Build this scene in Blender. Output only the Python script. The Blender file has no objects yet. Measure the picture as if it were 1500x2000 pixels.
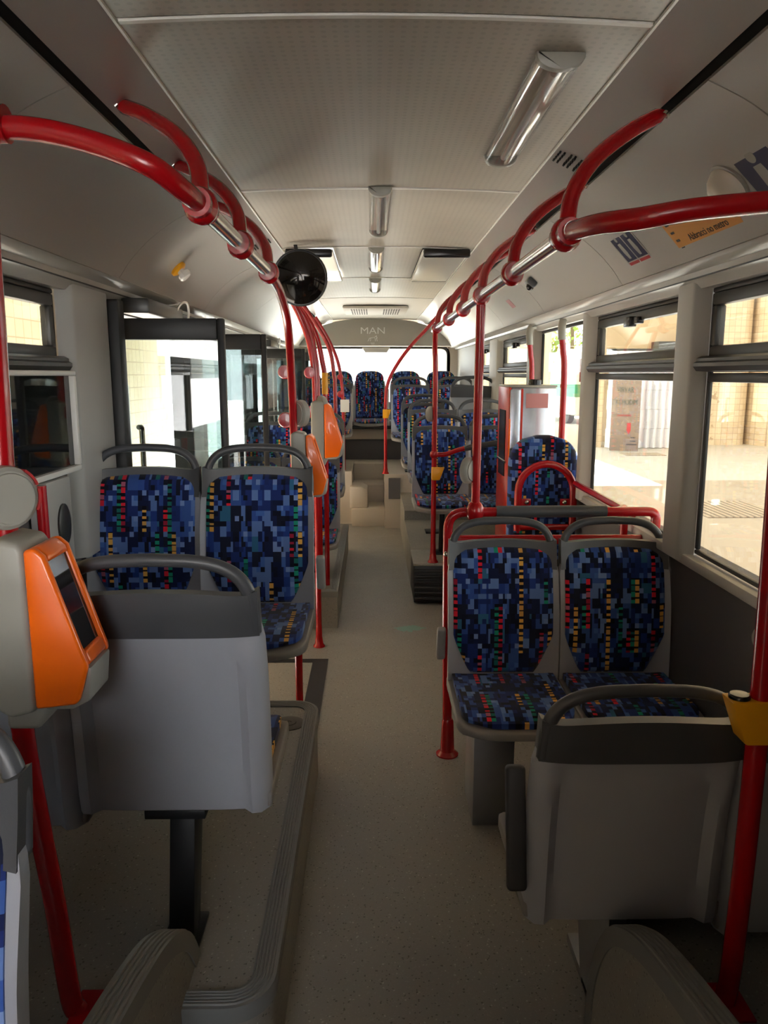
import bpy, bmesh, math, random
from mathutils import Vector, Matrix
random.seed(7)
S = bpy.context.scene
COL = S.collection
PI = math.pi

# ------------------------------------------------------------------ materials
def lin(c):
    return tuple(((x/255)/12.92 if x/255 <= .04045 else ((x/255+.055)/1.055)**2.4) for x in c)

class NT:
    def __init__(s, m):
        s.t = m.node_tree; s.n = s.t.nodes; s.l = s.t.links
    def new(s, ty, **kw):
        n = s.n.new(ty)
        for k, v in kw.items(): setattr(n, k, v)
        return n
    def put(s, sock, v):
        if isinstance(v, bpy.types.NodeSocket): s.l.new(v, sock)
        else: sock.default_value = v
    def math(s, op, a, b=0.0, c=None):
        n = s.new('ShaderNodeMath', operation=op)
        s.put(n.inputs[0], a); s.put(n.inputs[1], b)
        if c is not None: s.put(n.inputs[2], c)
        return n.outputs[0]
    def mix(s, f, a, b):
        n = s.new('ShaderNodeMix', data_type='RGBA')
        s.put(n.inputs[0], f)
        for i, v in ((6, a), (7, b)):
            if isinstance(v, bpy.types.NodeSocket): s.l.new(v, n.inputs[i])
            else: n.inputs[i].default_value = (*v[:3], 1)
        return n.outputs[2]
    def comb(s, x, y, z=0.0):
        n = s.new('ShaderNodeCombineXYZ')
        s.put(n.inputs[0], x); s.put(n.inputs[1], y); s.put(n.inputs[2], z)
        return n.outputs[0]
    def white(s, x, y, z=0.0):
        n = s.new('ShaderNodeTexWhiteNoise', noise_dimensions='3D')
        s.l.new(s.comb(x, y, z), n.inputs['Vector'])
        return n.outputs['Value']
    def ramp(s, f, stops, const=False):
        n = s.new('ShaderNodeValToRGB')
        if const: n.color_ramp.interpolation = 'CONSTANT'
        e = n.color_ramp.elements
        while len(e) < len(stops): e.new(0.5)
        for el, (p, c) in zip(e, stops):
            el.position = p; el.color = (*c[:3], 1)
        s.put(n.inputs[0], f)
        return n.outputs[0]
    def noise(s, scale, detail=3, vec=None, rough=.5):
        n = s.new('ShaderNodeTexNoise')
        n.inputs['Scale'].default_value = scale; n.inputs['Detail'].default_value = detail
        n.inputs['Roughness'].default_value = rough
        if vec is None: vec = s.new('ShaderNodeTexCoord').outputs['Object']
        s.l.new(vec, n.inputs['Vector'])
        return n.outputs[0]
    def bump(s, h, strength=.2, dist=.002):
        n = s.new('ShaderNodeBump'); n.inputs['Strength'].default_value = strength; n.inputs['Distance'].default_value = dist
        s.l.new(h, n.inputs['Height'])
        return n.outputs[0]

def mat(name, col=(128,128,128), rough=.5, metal=0.0, spec=.5, coat=0.0, var=0.0, vscale=8, bump=0.0, bscale=300):
    m = bpy.data.materials.new(name); m.use_nodes = True
    t = NT(m); b = t.n['Principled BSDF']
    c = lin(col)
    b.inputs['Base Color'].default_value = (*c, 1); b.inputs['Roughness'].default_value = rough
    b.inputs['Metallic'].default_value = metal; b.inputs['Specular IOR Level'].default_value = spec
    b.inputs['Coat Weight'].default_value = coat
    if var:
        f = t.noise(vscale, 4)
        t.l.new(t.mix(f, tuple(x*(1-var) for x in c), tuple(min(1, x*(1+var)) for x in c)), b.inputs['Base Color'])
    if bump:
        t.l.new(t.bump(t.noise(bscale, 2), bump, .001), b.inputs['Normal'])
    return m

def glass_mat(name, tint=(.93,.96,.95), refl=.06):
    m = bpy.data.materials.new(name); m.use_nodes = True
    t = NT(m); t.n.remove(t.n['Principled BSDF'])
    tr = t.new('ShaderNodeBsdfTransparent'); tr.inputs[0].default_value = (*tint, 1)
    gl = t.new('ShaderNodeBsdfGlossy'); gl.inputs['Roughness'].default_value = .01
    gl.inputs[0].default_value = (1,1,1,1)
    lw = t.new('ShaderNodeLayerWeight'); lw.inputs[0].default_value = .5
    f = t.math('MULTIPLY_ADD', t.math('POWER', lw.outputs['Facing'], 4.0), .6, refl)
    mx = t.new('ShaderNodeMixShader'); t.l.new(f, mx.inputs[0])
    t.l.new(tr.outputs[0], mx.inputs[1]); t.l.new(gl.outputs[0], mx.inputs[2])
    t.l.new(mx.outputs[0], t.n['Material Output'].inputs[0])
    return m

M = {}
M['red'] = mat('red_paint', (170,10,20), .26, coat=.25, var=.08, vscale=6)
M['chrome'] = mat('polished_steel', (205,200,192), .16, 1.0)
M['shell'] = mat('grey_seat_plastic', (162,166,175), .42, bump=.12, bscale=500, var=.03)
M['cap'] = mat('charcoal_plastic', (74,76,80), .4, bump=.15, bscale=500)
M['pan'] = mat('seat_pan_plastic', (140,138,136), .45, bump=.12, bscale=500)
M['arm'] = mat('armrest_plastic', (52,52,54), .5)
M['leg'] = mat('black_steel', (30,32,36), .45, .3)
M['steel'] = mat('brushed_steel', (160,162,166), .32, .9, var=.1, vscale=20)
M['nosing'] = mat('ridged_edge_trim', (120,122,122), .55)
M['cove'] = mat('satin_grey_panel', (176,174,168), .33, var=.03, vscale=2)
M['band'] = mat('satin_aluminium_strip', (168,164,158), .34, .35)
M['wall'] = mat('dark_grey_wall_lining', (92,90,92), .7, bump=.2, bscale=400, var=.05)
M['pillar'] = mat('light_grey_pillar', (168,168,164), .45)
M['rubber'] = mat('black_rubber', (24,24,24), .5)
M['frame'] = mat('anthracite_window_frame', (58,58,56), .4, .3)
M['dark'] = mat('dark_void', (10,10,10), .9)
M['glass'] = glass_mat('window_glass')
M['doorglass'] = glass_mat('tinted_door_glass', (.60,.66,.66), .13)
M['orange'] = mat('orange_plastic', (255,112,10), .3, coat=.3)
M['lgrey'] = mat('light_grey_plastic', (158,157,148), .4, var=.04)
M['white'] = mat('white_plastic', (225,224,218), .4)
M['screen'] = mat('dark_display', (26,24,26), .08, spec=.7)
M['yellow'] = mat('yellow_plastic', (238,170,24), .35)
M['black'] = mat('black_plastic', (16,16,17), .25)
M['mirror'] = mat('dark_convex_mirror', (40,38,36), .06, .75)
M['machine_red'] = mat('machine_red', (196,52,36), .3)
M['machine_silver'] = mat('machine_silver', (190,196,206), .25, .85)
M['sticker_blue'] = mat('sticker_navy', (24,30,66), .4)
M['sticker_red'] = mat('sticker_red', (170,44,46), .4)
M['sticker_orange'] = mat('sticker_amber', (206,140,52), .5)
M['ink'] = mat('printed_black', (28,26,22), .6)
M['pink'] = mat('faded_pink_label', (190,130,132), .5)
M['ivory'] = mat('ivory_lamp_cap', (216,208,192), .35)
M['header'] = mat('grey_rear_panel', (190,185,176), .5, bump=.1, bscale=300)
M['letter'] = mat('pale_grey_lettering', (252,252,250), .4)
M['paper'] = mat('white_paper', (225,222,215), .8)
M['step'] = mat('door_lit_step_vinyl', (188,180,168), .5, var=.04, vscale=5)  # paler than the floor vinyl, painting in light from the rear doorway
M['rearpanel'] = mat('beige_rear_panel', (190,178,160), .5, var=.04)

def m_fabric():
    m = bpy.data.materials.new('mosaic_seat_fabric'); m.use_nodes = True
    t = NT(m); b = t.n['Principled BSDF']
    uvn = t.new('ShaderNodeUVMap'); sp = t.new('ShaderNodeSeparateXYZ'); t.l.new(uvn.outputs[0], sp.inputs[0])
    oi = t.new('ShaderNodeObjectInfo')
    rnd = t.math('FLOOR', t.math('MULTIPLY', oi.outputs['Random'], 40.0))
    cw, ch = .0165, .0200
    u = t.math('ADD', sp.outputs[0], 2.0)
    v = t.math('ADD', t.math('MULTIPLY_ADD', rnd, ch*5, 1.0), sp.outputs[1])
    cu = t.math('FLOOR', t.math('DIVIDE', u, cw)); cv = t.math('FLOOR', t.math('DIVIDE', v, ch))
    # big stretched blocks, three cells wide
    bu = t.math('FLOOR', t.math('DIVIDE', u, cw*2.5))
    jit = t.math('FLOOR', t.math('MULTIPLY', t.white(bu, 3.1, 2.0), 7.0))
    bv = t.math('FLOOR', t.math('DIVIDE', t.math('ADD', cv, jit), 3.0))
    n1 = t.white(bu, bv, 1.0)
    big = t.ramp(n1, [(0, lin((18,28,66))), (.24, lin((30,50,114))), (.46, lin((56,88,156))), (.62, lin((24,30,52))), (.78, lin((92,122,182))), (.94, lin((48,104,140)))], True)
    mu = t.math('FLOOR', t.math('DIVIDE', u, cw*1.5)); mv = t.math('FLOOR', t.math('DIVIDE', t.math('ADD', cv, jit), 2.0))
    n2 = t.white(mu, mv, 5.0)
    mid = t.ramp(t.white(mu, mv, 9.0), [(0, lin((20,32,76))), (.3, lin((52,84,158))), (.55, lin((100,132,192))), (.70, lin((20,24,44))), (.86, lin((34,62,136)))], True)
    c = t.mix(t.math('GREATER_THAN', n2, .52), big, mid)
    n3 = t.white(cu, cv, 7.0)
    small = t.ramp(t.white(cu, cv, 11.0), [(0, lin((14,18,38))), (.35, lin((70,106,178))), (.6, lin((28,44,104))), (.85, lin((120,146,200)))], True)
    c = t.mix(t.math('GREATER_THAN', n3, .80), c, small)
    # accent columns: red, yellow, green dashes
    per = t.math('MODULO', t.math('ADD', cu, t.math('MULTIPLY', rnd, 1.0)), 21.0)
    fv = t.math('FRACT', t.math('DIVIDE', v, ch*1.25))
    dash = t.math('LESS_THAN', fv, t.math('MULTIPLY_ADD', t.white(cu, t.math('FLOOR', t.math('DIVIDE', v, ch*1.25)), 41.), .6, .30))
    seg = t.math('FLOOR', t.math('DIVIDE', v, ch*1.25*4))
    def accent(c, k, z, thr, cols):
        on = t.math('COMPARE', per, float(k), .4)
        s = t.math('GREATER_THAN', t.white(cu, seg, z), thr)
        ink = t.ramp(t.white(cu, t.math('FLOOR', t.math('DIVIDE', v, ch*1.25)), z+.5), cols, True)
        bg = t.mix(dash, lin((14,12,24)), ink)
        return t.mix(t.math('MULTIPLY', on, s), c, bg)
    red = [(0, lin((226,34,58))), (.6, lin((160,30,60))), (.85, lin((176,96,120)))]
    yel = [(0, lin((236,178,84))), (.7, lin((214,160,84)))]
    grn = [(0, lin((28,150,124))), (.6, lin((24,110,104)))]
    for (k_, z_, th_, co_) in ((1,21.,.58,red),(3,23.,.70,yel),(5,25.,.60,grn),(6,27.,.55,red),(11,29.,.55,yel),(14,31.,.75,grn),(16,33.,.48,red),(17,35.,.65,grn),(18,37.,.70,yel)):
        c = accent(c, k_, z_, th_, co_)
    t.l.new(c, b.inputs['Base Color']); b.inputs['Roughness'].default_value = .85
    b.inputs['Specular IOR Level'].default_value = .2
    b.inputs['Sheen Weight'].default_value = .15
    return m
M['fabric'] = m_fabric()

def m_floor():
    m = bpy.data.materials.new('speckled_vinyl_floor'); m.use_nodes = True
    t = NT(m); b = t.n['Principled BSDF']
    tc = t.new('ShaderNodeNewGeometry').outputs['Position']
    vo = t.new('ShaderNodeTexVoronoi'); vo.inputs['Scale'].default_value = 230; t.l.new(tc, vo.inputs['Vector'])
    sp = t.ramp(vo.outputs['Color'], [(0, lin((98,95,90))), (.12, lin((142,140,134))), (.8, lin((150,147,141))), (.91, lin((178,175,168)))], True)
    big = t.noise(1.6, 4, tc)
    c = t.mix(t.math('MULTIPLY', big, .28), sp, lin((106,103,96)))
    # teal paint smear trodden into the aisle
    d = t.new('ShaderNodeVectorMath', operation='SUBTRACT'); t.l.new(tc, d.inputs[0]); d.inputs[1].default_value = (.22, 4.93, 0)
    sc = t.new('ShaderNodeVectorMath', operation='MULTIPLY'); t.l.new(d.outputs[0], sc.inputs[0]); sc.inputs[1].default_value = (1/.17, 1/.13, 1)
    ln = t.new('ShaderNodeVectorMath', operation='LENGTH'); t.l.new(sc.outputs[0], ln.inputs[0])
    nn = t.noise(14, 4, tc, .7)
    f = t.math('GREATER_THAN', t.math('SUBTRACT', t.math('MULTIPLY', nn, 1.35), ln.outputs['Value']), .18)
    c = t.mix(t.math('MULTIPLY', f, .55), c, lin((96,170,160)))
    t.l.new(c, b.inputs['Base Color'])
    t.l.new(t.math('MULTIPLY_ADD', t.noise(5, 3, tc), .2, .36), b.inputs['Roughness'])
    b.inputs['Specular IOR Level'].default_value = .35
    return m
M['floor'] = m_floor()

def m_ceiling():
    m = bpy.data.materials.new('dotted_ceiling_lining'); m.use_nodes = True
    t = NT(m); b = t.n['Principled BSDF']
    p = t.new('ShaderNodeSeparateXYZ'); t.l.new(t.new('ShaderNodeNewGeometry').outputs['Position'], p.inputs[0])
    fx = t.math('SUBTRACT', t.math('FRACT', t.math('MULTIPLY', p.outputs[0], 42.0)), .5)
    fy = t.math('SUBTRACT', t.math('FRACT', t.math('MULTIPLY', p.outputs[1], 42.0)), .5)
    r = t.math('SQRT', t.math('ADD', t.math('MULTIPLY', fx, fx), t.math('MULTIPLY', fy, fy)))
    f = t.math('LESS_THAN', r, .24)
    base = t.mix(t.noise(7, 4), lin((166,160,149)), lin((178,172,160)))
    t.l.new(t.mix(t.math('MULTIPLY', f, .30), base, lin((130,125,115))), b.inputs['Base Color'])
    b.inputs['Roughness'].default_value = .42
    return m
M['ceiling'] = m_ceiling()

def m_tile():
    m = bpy.data.materials.new('cream_glazed_tile'); m.use_nodes = True
    t = NT(m); b = t.n['Principled BSDF']
    g = t.new('ShaderNodeTexCoord').outputs['Object']
    p = t.new('ShaderNodeSeparateXYZ'); t.l.new(g, p.inputs[0])
    u = t.math('ADD', p.outputs[0], p.outputs[1]); v = p.outputs[2]
    s = 6.0
    fu = t.math('FRACT', t.math('MULTIPLY', u, s)); fv = t.math('FRACT', t.math('MULTIPLY', v, s))
    grout = t.math('MAXIMUM', t.math('LESS_THAN', fu, .07), t.math('LESS_THAN', fv, .07))
    n = t.white(t.math('FLOOR', t.math('MULTIPLY', u, s)), t.math('FLOOR', t.math('MULTIPLY', v, s)))
    c = t.mix(n, lin((206,186,154)), lin((222,204,174)))
    c = t.mix(t.math('GREATER_THAN', t.noise(1.2, 6, g, .7), .66), c, lin((172,148,116)))
    t.l.new(t.mix(t.math('MULTIPLY', grout, .7), c, lin((150,128,102))), b.inputs['Base Color'])
    b.inputs['Roughness'].default_value = .35
    return m
M['tile'] = m_tile()

def m_ground(nm, c1, c2_, c3):
    m = bpy.data.materials.new(nm); m.use_nodes = True
    t = NT(m); b = t.n['Principled BSDF']
    g = t.new('ShaderNodeTexCoord').outputs['Object']
    a = t.noise(.25, 6, g, .65); c2 = t.noise(1.7, 6, g, .7)
    c = t.mix(a, lin(c1), lin(c2_))
    c = t.mix(t.math('MULTIPLY', t.math('GREATER_THAN', c2, .6), .35), c, lin(c3))
    t.l.new(c, b.inputs['Base Color']); b.inputs['Roughness'].default_value = .6
    return m
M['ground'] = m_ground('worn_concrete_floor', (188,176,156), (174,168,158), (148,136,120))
M['yard'] = m_ground('sunlight_paled_concrete', (212,206,196), (202,201,198), (176,170,162))  # paler than the other concrete to paint in sunlight and bounce
M['plaster'] = mat('beige_plaster', (214,192,160), .8, var=.12, vscale=1.2)
M['corr'] = mat('white_corrugated_steel', (232,232,236), .4, var=.05)
M['board'] = mat('brown_sign_board', (128,112,100), .7, var=.08, vscale=3)
M['board_text'] = mat('faded_green_lettering', (78,86,76), .7)
M['leaf'] = mat('spring_leaves', (132,164,56), .6, var=.4, vscale=3)
M['bark'] = mat('tree_bark', (98,80,62), .9, var=.2)
M['vanwhite'] = mat('bus_white_paint', (232,234,234), .3)
M['vangreen'] = mat('bus_green_paint', (40,150,110), .3)
M['green'] = mat('green_board', (120,140,104), .7)
M['pumppink'] = mat('pale_pink_metal', (214,186,172), .5)
def m_acrylic():
    m = bpy.data.materials.new('white_translucent_acrylic'); m.use_nodes = True
    t = NT(m); t.n.remove(t.n['Principled BSDF'])
    tr = t.new('ShaderNodeBsdfTranslucent'); tr.inputs[0].default_value = (.9,.9,.88,1)
    df = t.new('ShaderNodeBsdfDiffuse'); df.inputs[0].default_value = (.8,.8,.78,1)
    mx = t.new('ShaderNodeMixShader'); mx.inputs[0].default_value = .35
    t.l.new(tr.outputs[0], mx.inputs[1]); t.l.new(df.outputs[0], mx.inputs[2]); t.l.new(mx.outputs[0], t.n['Material Output'].inputs[0])
    return m
M['acrylic'] = m_acrylic()
def m_lens():
    m = bpy.data.materials.new('clear_ribbed_lamp_lens'); m.use_nodes = True
    t = NT(m); t.n.remove(t.n['Principled BSDF'])
    tr = t.new('ShaderNodeBsdfTransparent'); tr.inputs[0].default_value = (.92,.92,.92,1)
    gl = t.new('ShaderNodeBsdfGlossy'); gl.inputs['Roughness'].default_value = .06
    lw = t.new('ShaderNodeLayerWeight'); lw.inputs[0].default_value = .5
    f = t.math('MULTIPLY_ADD', t.math('POWER', lw.outputs['Facing'], 3.0), .35, .04)
    mx = t.new('ShaderNodeMixShader'); t.l.new(f, mx.inputs[0])
    t.l.new(tr.outputs[0], mx.inputs[1]); t.l.new(gl.outputs[0], mx.inputs[2]); t.l.new(mx.outputs[0], t.n['Material Output'].inputs[0])
    return m
M['lens'] = m_lens()

# ------------------------------------------------------------------ mesh helpers
class MB:
    def __init__(s): s.v = []; s.f = []; s.uv = {}
    def add(s, vs, fs):
        o = len(s.v); s.v += [tuple(x) for x in vs]
        s.f += [tuple(i+o for i in f) for f in fs]
        return o
    def box(s, a, b):
        x0, y0, z0 = a; x1, y1, z1 = b
        s.add([(x0,y0,z0),(x1,y0,z0),(x1,y1,z0),(x0,y1,z0),(x0,y0,z1),(x1,y0,z1),(x1,y1,z1),(x0,y1,z1)],
              [(0,3,2,1),(4,5,6,7),(0,1,5,4),(1,2,6,5),(2,3,7,6),(3,0,4,7)])
        return s
    def prism(s, prof, axis, lo, hi):
        n = len(prof); vs = []
        for w in (lo, hi):
            for (a, b) in prof:
                vs.append({'x': (w,a,b), 'y': (a,w,b), 'z': (a,b,w)}[axis])
        s.add(vs, [tuple(range(n)), tuple(range(2*n-1, n-1, -1))] + [(i, (i+1) % n, (i+1) % n+n, i+n) for i in range(n)])
        return s
    def tube(s, pts, r, n=12, ry=None, up=None):
        pts = [Vector(p) for p in pts]; rings = []
        T0 = (pts[1]-pts[0]).normalized()
        ref = Vector(up) if up else (Vector((0,0,1)) if abs(T0.z) < .9 else Vector((0,1,0)))
        N = (ref - T0*ref.dot(T0)).normalized()
        for i, p in enumerate(pts):
            a = pts[max(0,i-1)]; b = pts[min(len(pts)-1,i+1)]
            T = (b-a).normalized()
            if up: N = Vector(up)
            N = (N - T*N.dot(T)).normalized(); B = T.cross(N)
            rr = r[i] if isinstance(r, (list, tuple)) else r
            r2 = ry if ry else rr
            rings.append([p + N*(math.cos(2*PI*k/n)*rr) + B*(math.sin(2*PI*k/n)*r2) for k in range(n)])
        vs = [q for rg in rings for q in rg]; fs = []
        for i in range(len(rings)-1):
            for k in range(n):
                fs.append((i*n+k, i*n+(k+1) % n, (i+1)*n+(k+1) % n, (i+1)*n+k))
        fs.append(tuple(range(n-1,-1,-1))); fs.append(tuple(range((len(rings)-1)*n, len(rings)*n)))
        s.add(vs, fs); return s
    def lathe(s, prof, n=24, mtx=None):
        vs = []; fs = []
        for (r, z) in prof:
            for k in range(n):
                p = Vector((r*math.cos(2*PI*k/n), r*math.sin(2*PI*k/n), z))
                vs.append(mtx @ p if mtx else p)
        for i in range(len(prof)-1):
            for k in range(n): fs.append((i*n+k, i*n+(k+1) % n, (i+1)*n+(k+1) % n, (i+1)*n+k))
        fs.append(tuple(range(n-1,-1,-1))); fs.append(tuple(range((len(prof)-1)*n, len(prof)*n)))
        s.add(vs, fs); return s
    def sphere(s, c, rx, ry=None, rz=None, nu=16, nv=10):
        ry = ry or rx; rz = rz or rx; vs = []; fs = []
        for j in range(nv+1):
            th = PI*j/nv
            for k in range(nu):
                ph = 2*PI*k/nu
                vs.append((c[0]+rx*max(1e-4,math.sin(th))*math.cos(ph), c[1]+ry*max(1e-4,math.sin(th))*math.sin(ph), c[2]+rz*math.cos(th)))
        for j in range(nv):
            for k in range(nu): fs.append((j*nu+k, (j+1)*nu+k, (j+1)*nu+(k+1) % nu, j*nu+(k+1) % nu))
        s.add(vs, fs); return s
    def sweep(s, prof, path, B, closed_prof=True):
        """prof = (a along N, b along B) pairs, N = T x B"""
        path = [Vector(p) for p in path]; B = Vector(B); n = len(prof); vs = []; fs = []
        for i, p in enumerate(path):
            if i == 0: T = (path[1]-p).normalized(); k = 1
            elif i == len(path)-1: T = (p-path[i-1]).normalized(); k = 1
            else:
                t1 = (p-path[i-1]).normalized(); t2 = (path[i+1]-p).normalized()
                T = (t1+t2).normalized(); k = 1/max(.3, T.dot(t1))
            N = T.cross(B).normalized()
            for (a, b) in prof: vs.append(p + N*a*k + B*b)
        for i in range(len(path)-1):
            for j in range(n if closed_prof else n-1):
                fs.append((i*n+j, i*n+(j+1) % n, (i+1)*n+(j+1) % n, (i+1)*n+j))
        if closed_prof:
            fs.append(tuple(range(n-1,-1,-1))); fs.append(tuple(range((len(path)-1)*n, len(path)*n)))
        s.add(vs, fs); return s
    def slab(s, grid_f, grid_b, uvf=None):
        """closed sheet from a front and a back grid of points"""
        r, c = len(grid_f), len(grid_f[0])
        vs = [p for row in grid_f for p in row] + [p for row in grid_b for p in row]
        q = r*c; fs = []
        for i in range(r-1):
            for j in range(c-1):
                a = i*c+j
                fs.append((a, a+1, a+c+1, a+c)); fs.append((q+a, q+a+c, q+a+c+1, q+a+1))
        for j in range(c-1):
            fs.append((j, q+j, q+j+1, j+1)); a = (r-1)*c+j; fs.append((a, a+1, q+a+1, q+a))
        for i in range(r-1):
            a = i*c; fs.append((a, a+c, q+a+c, q+a)); a = i*c+c-1; fs.append((a, q+a, q+a+c, a+c))
        o = s.add(vs, fs)
        if uvf:
            k = 0
            for row in uvf:
                for w in row: s.uv[o+k] = w; s.uv[o+q+k] = w; k += 1
        return s
    def mesh(s, name, material, smooth=None, bevel=0.0, bsegs=2):
        me = bpy.data.meshes.new(name); me.from_pydata(s.v, [], s.f)
        if s.uv:
            l = me.uv_layers.new(name='UVMap')
            for lp in me.loops: l.data[lp.index].uv = s.uv.get(lp.vertex_index, (0,0))
        bm = bmesh.new(); bm.from_mesh(me)
        bmesh.ops.recalc_face_normals(bm, faces=bm.faces)
        if bevel:
            ed = [e for e in bm.edges if len(e.link_faces) == 2 and e.calc_face_angle(0) > .6]
            bmesh.ops.bevel(bm, geom=ed, offset=bevel, segments=bsegs, affect='EDGES', profile=.5, clamp_overlap=True)
        ang = math.radians(smooth if smooth else 38)
        for f in bm.faces: f.smooth = True
        for e in bm.edges:
            if len(e.link_faces) == 2: e.smooth = e.calc_face_angle(0) < ang
        bm.to_mesh(me); bm.free()
        me.materials.append(material)
        return me
    def obj(s, name, material, parent=None, **kw):
        return link(name, s.mesh(name, material, **kw), parent)

def link(name, me, parent=None):
    o = bpy.data.objects.new(name, me); COL.objects.link(o)
    if parent: o.parent = parent
    return o
def tag(o, label, cat, group=None):
    o['label'] = label; o['category'] = cat
    if group: o['group'] = group
    return o
def thing(name, label, cat, loc=(0,0,0), rz=0, group=None):
    o = bpy.data.objects.new(name, None); COL.objects.link(o)
    o.empty_display_size = .1
    o.location = loc; o.rotation_euler = (0,0,rz)
    return tag(o, label, cat, group)
def struct(o, label=None, cat=None):
    o['kind'] = 'structure'
    if label: o['label'] = label
    if cat: o['category'] = cat
    return o
def sroot(name, label, cat, loc=(0,0,0)):
    o = thing(name, label, cat, loc); o['kind'] = 'structure'; return o

def spline(pts, n=6):
    P = [Vector(p) for p in pts]; P = [P[0]*2-P[1]] + P + [P[-1]*2-P[-2]]; out = []
    for i in range(1, len(P)-2):
        a, b, c, d = P[i-1:i+3]
        for k in range(n):
            t = k/n
            out.append(.5*((2*b)+(c-a)*t+(2*a-5*b+4*c-d)*t*t+(3*b-a-3*c+d)*t**3))
    out.append(P[-2]); return out
def fillet(pts, r, n=6):
    """polyline with rounded corners"""
    P = [Vector(p) for p in pts]; out = [P[0]]
    for i in range(1, len(P)-1):
        a, b, c = P[i-1], P[i], P[i+1]
        u = (a-b); v = (c-b); rr = min(r, u.length*.49, v.length*.49)
        p0 = b+u.normalized()*rr; p1 = b+v.normalized()*rr
        for k in range(n+1):
            t = k/n; out.append((1-t)**2*p0+2*t*(1-t)*b+t*t*p1)
    out.append(P[-1]); return out
def text_mesh(body, size, depth, bold=0.0):
    cu = bpy.data.curves.new('lettering', 'FONT'); cu.body = body; cu.size = size; cu.extrude = depth; cu.offset = bold
    cu.align_x = 'CENTER'; cu.align_y = 'CENTER'
    o = bpy.data.objects.new('lettering', cu)
    me = bpy.data.meshes.new_from_object(o)
    bpy.data.objects.remove(o); bpy.data.curves.remove(cu)
    return me

# ------------------------------------------------------------------ room shell
WX = 1.13            # inner face of the side walls
# floor and raised platforms
b = MB(); b.box((-1.2,-1.4,-.06), (1.2,10.5,0)); struct(b.obj('floor', M['floor']), 'grey speckled vinyl aisle floor of the bus', 'floor')

def podium(name, poly, z0, z1, label, mt='floor'):
    b = MB(); b.prism(poly, 'z', z0, z1)
    return struct(b.obj(name, M[mt], smooth=20), label, 'platform')
def arc2(cx, cy, r, a0, a1, n=7):
    return [(cx+r*math.cos(math.radians(a0+(a1-a0)*k/n)), cy+r*math.sin(math.radians(a0+(a1-a0)*k/n))) for k in range(n+1)]
edgeL = [(-.46,1.50)] + arc2(-.365,1.60,.10,-90,0) + arc2(-.368,3.04,.10,0,90) + [(-1.175,3.14)]
polyL = [(-1.175,.35),(-.52,.35),(-.52,1.50)] + edgeL
pl = podium('floor_podium', polyL, 0, .28, 'raised speckled platform under the seats with backs to the camera')
# ridged edge trim round that platform
NP = [(-.052,.0),(-.052,.006)]
for k in range(5): NP += [(-.048+.009*k,.006),(-.046+.009*k,.0095),(-.0425+.009*k,.0095),(-.0405+.009*k,.006)]
NP += [(.004,.006),(.006,.0),(.006,-.035),(.001,-.035),(.001,.0)]
MB().sweep(NP, [(x,y,.28) for x,y in edgeL], (0,0,1)).obj('ridged_edge', M['nosing'], pl, smooth=20)
b = MB(); b.lathe([(.0001,0),(.064,0),(.064,.003),(.058,.005),(.03,.0055),(.028,.008),(.012,.008),(.01,.006),(.0001,.006)], 32, Matrix.Translation((-.375,2.93,.28)))
tag(b.obj('floor_socket', mat('worn_socket_plate', (84,78,70), .5, .4, var=.2, vscale=60)), 'round brown worn metal plate let into the platform corner', 'plate')
pr = podium('floor_podium', [(.56,.35),(1.175,.35),(1.175,1.78),(.56,1.78)], 0, .28, 'raised speckled platform under the lower front pair of seats')
pml = podium('floor_podium', [(-1.175,4.95),(-.27,4.95),(-.27,7.25),(-1.175,7.25)], 0, .25, 'raised grey platform behind the middle doorway')
MB().sweep(NP, [(-1.1,4.95,.25),(-.27,4.95,.25),(-.27,7.25,.25)], (0,0,1)).obj('ridged_edge', M['nosing'], pml, smooth=20)
pmr = podium('floor_podium', [(.27,5.95),(1.175,5.95),(1.175,7.2),(.27,7.2)], 0, .31, 'raised grey platform under the seats behind the ticket machine')
pmr2 = podium('floor_podium', [(.27,7.2),(1.175,7.2),(1.175,8.35),(.27,8.35)], 0, .40, 'higher grey platform towards the rear steps')
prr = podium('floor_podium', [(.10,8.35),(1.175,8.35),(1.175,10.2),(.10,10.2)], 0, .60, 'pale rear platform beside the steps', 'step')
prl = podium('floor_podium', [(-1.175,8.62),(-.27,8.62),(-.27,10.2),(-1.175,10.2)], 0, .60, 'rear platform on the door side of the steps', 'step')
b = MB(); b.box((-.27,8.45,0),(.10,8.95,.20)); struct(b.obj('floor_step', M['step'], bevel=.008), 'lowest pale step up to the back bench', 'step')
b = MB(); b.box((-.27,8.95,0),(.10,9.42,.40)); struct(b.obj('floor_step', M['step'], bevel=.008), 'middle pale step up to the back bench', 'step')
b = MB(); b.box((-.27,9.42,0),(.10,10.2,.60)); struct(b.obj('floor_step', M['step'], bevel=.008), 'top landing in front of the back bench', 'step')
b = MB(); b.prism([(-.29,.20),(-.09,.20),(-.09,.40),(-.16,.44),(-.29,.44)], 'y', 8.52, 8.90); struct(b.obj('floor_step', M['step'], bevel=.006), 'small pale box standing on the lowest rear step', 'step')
b = MB(); b.box((.14,8.335,.33),(.27,8.352,.56)); struct(b.obj('trim_recess', M['wall']), 'flat dark plate standing for a recess in the rear platform', 'recess')  # flat dark plate painted for the shade inside a recess
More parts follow.
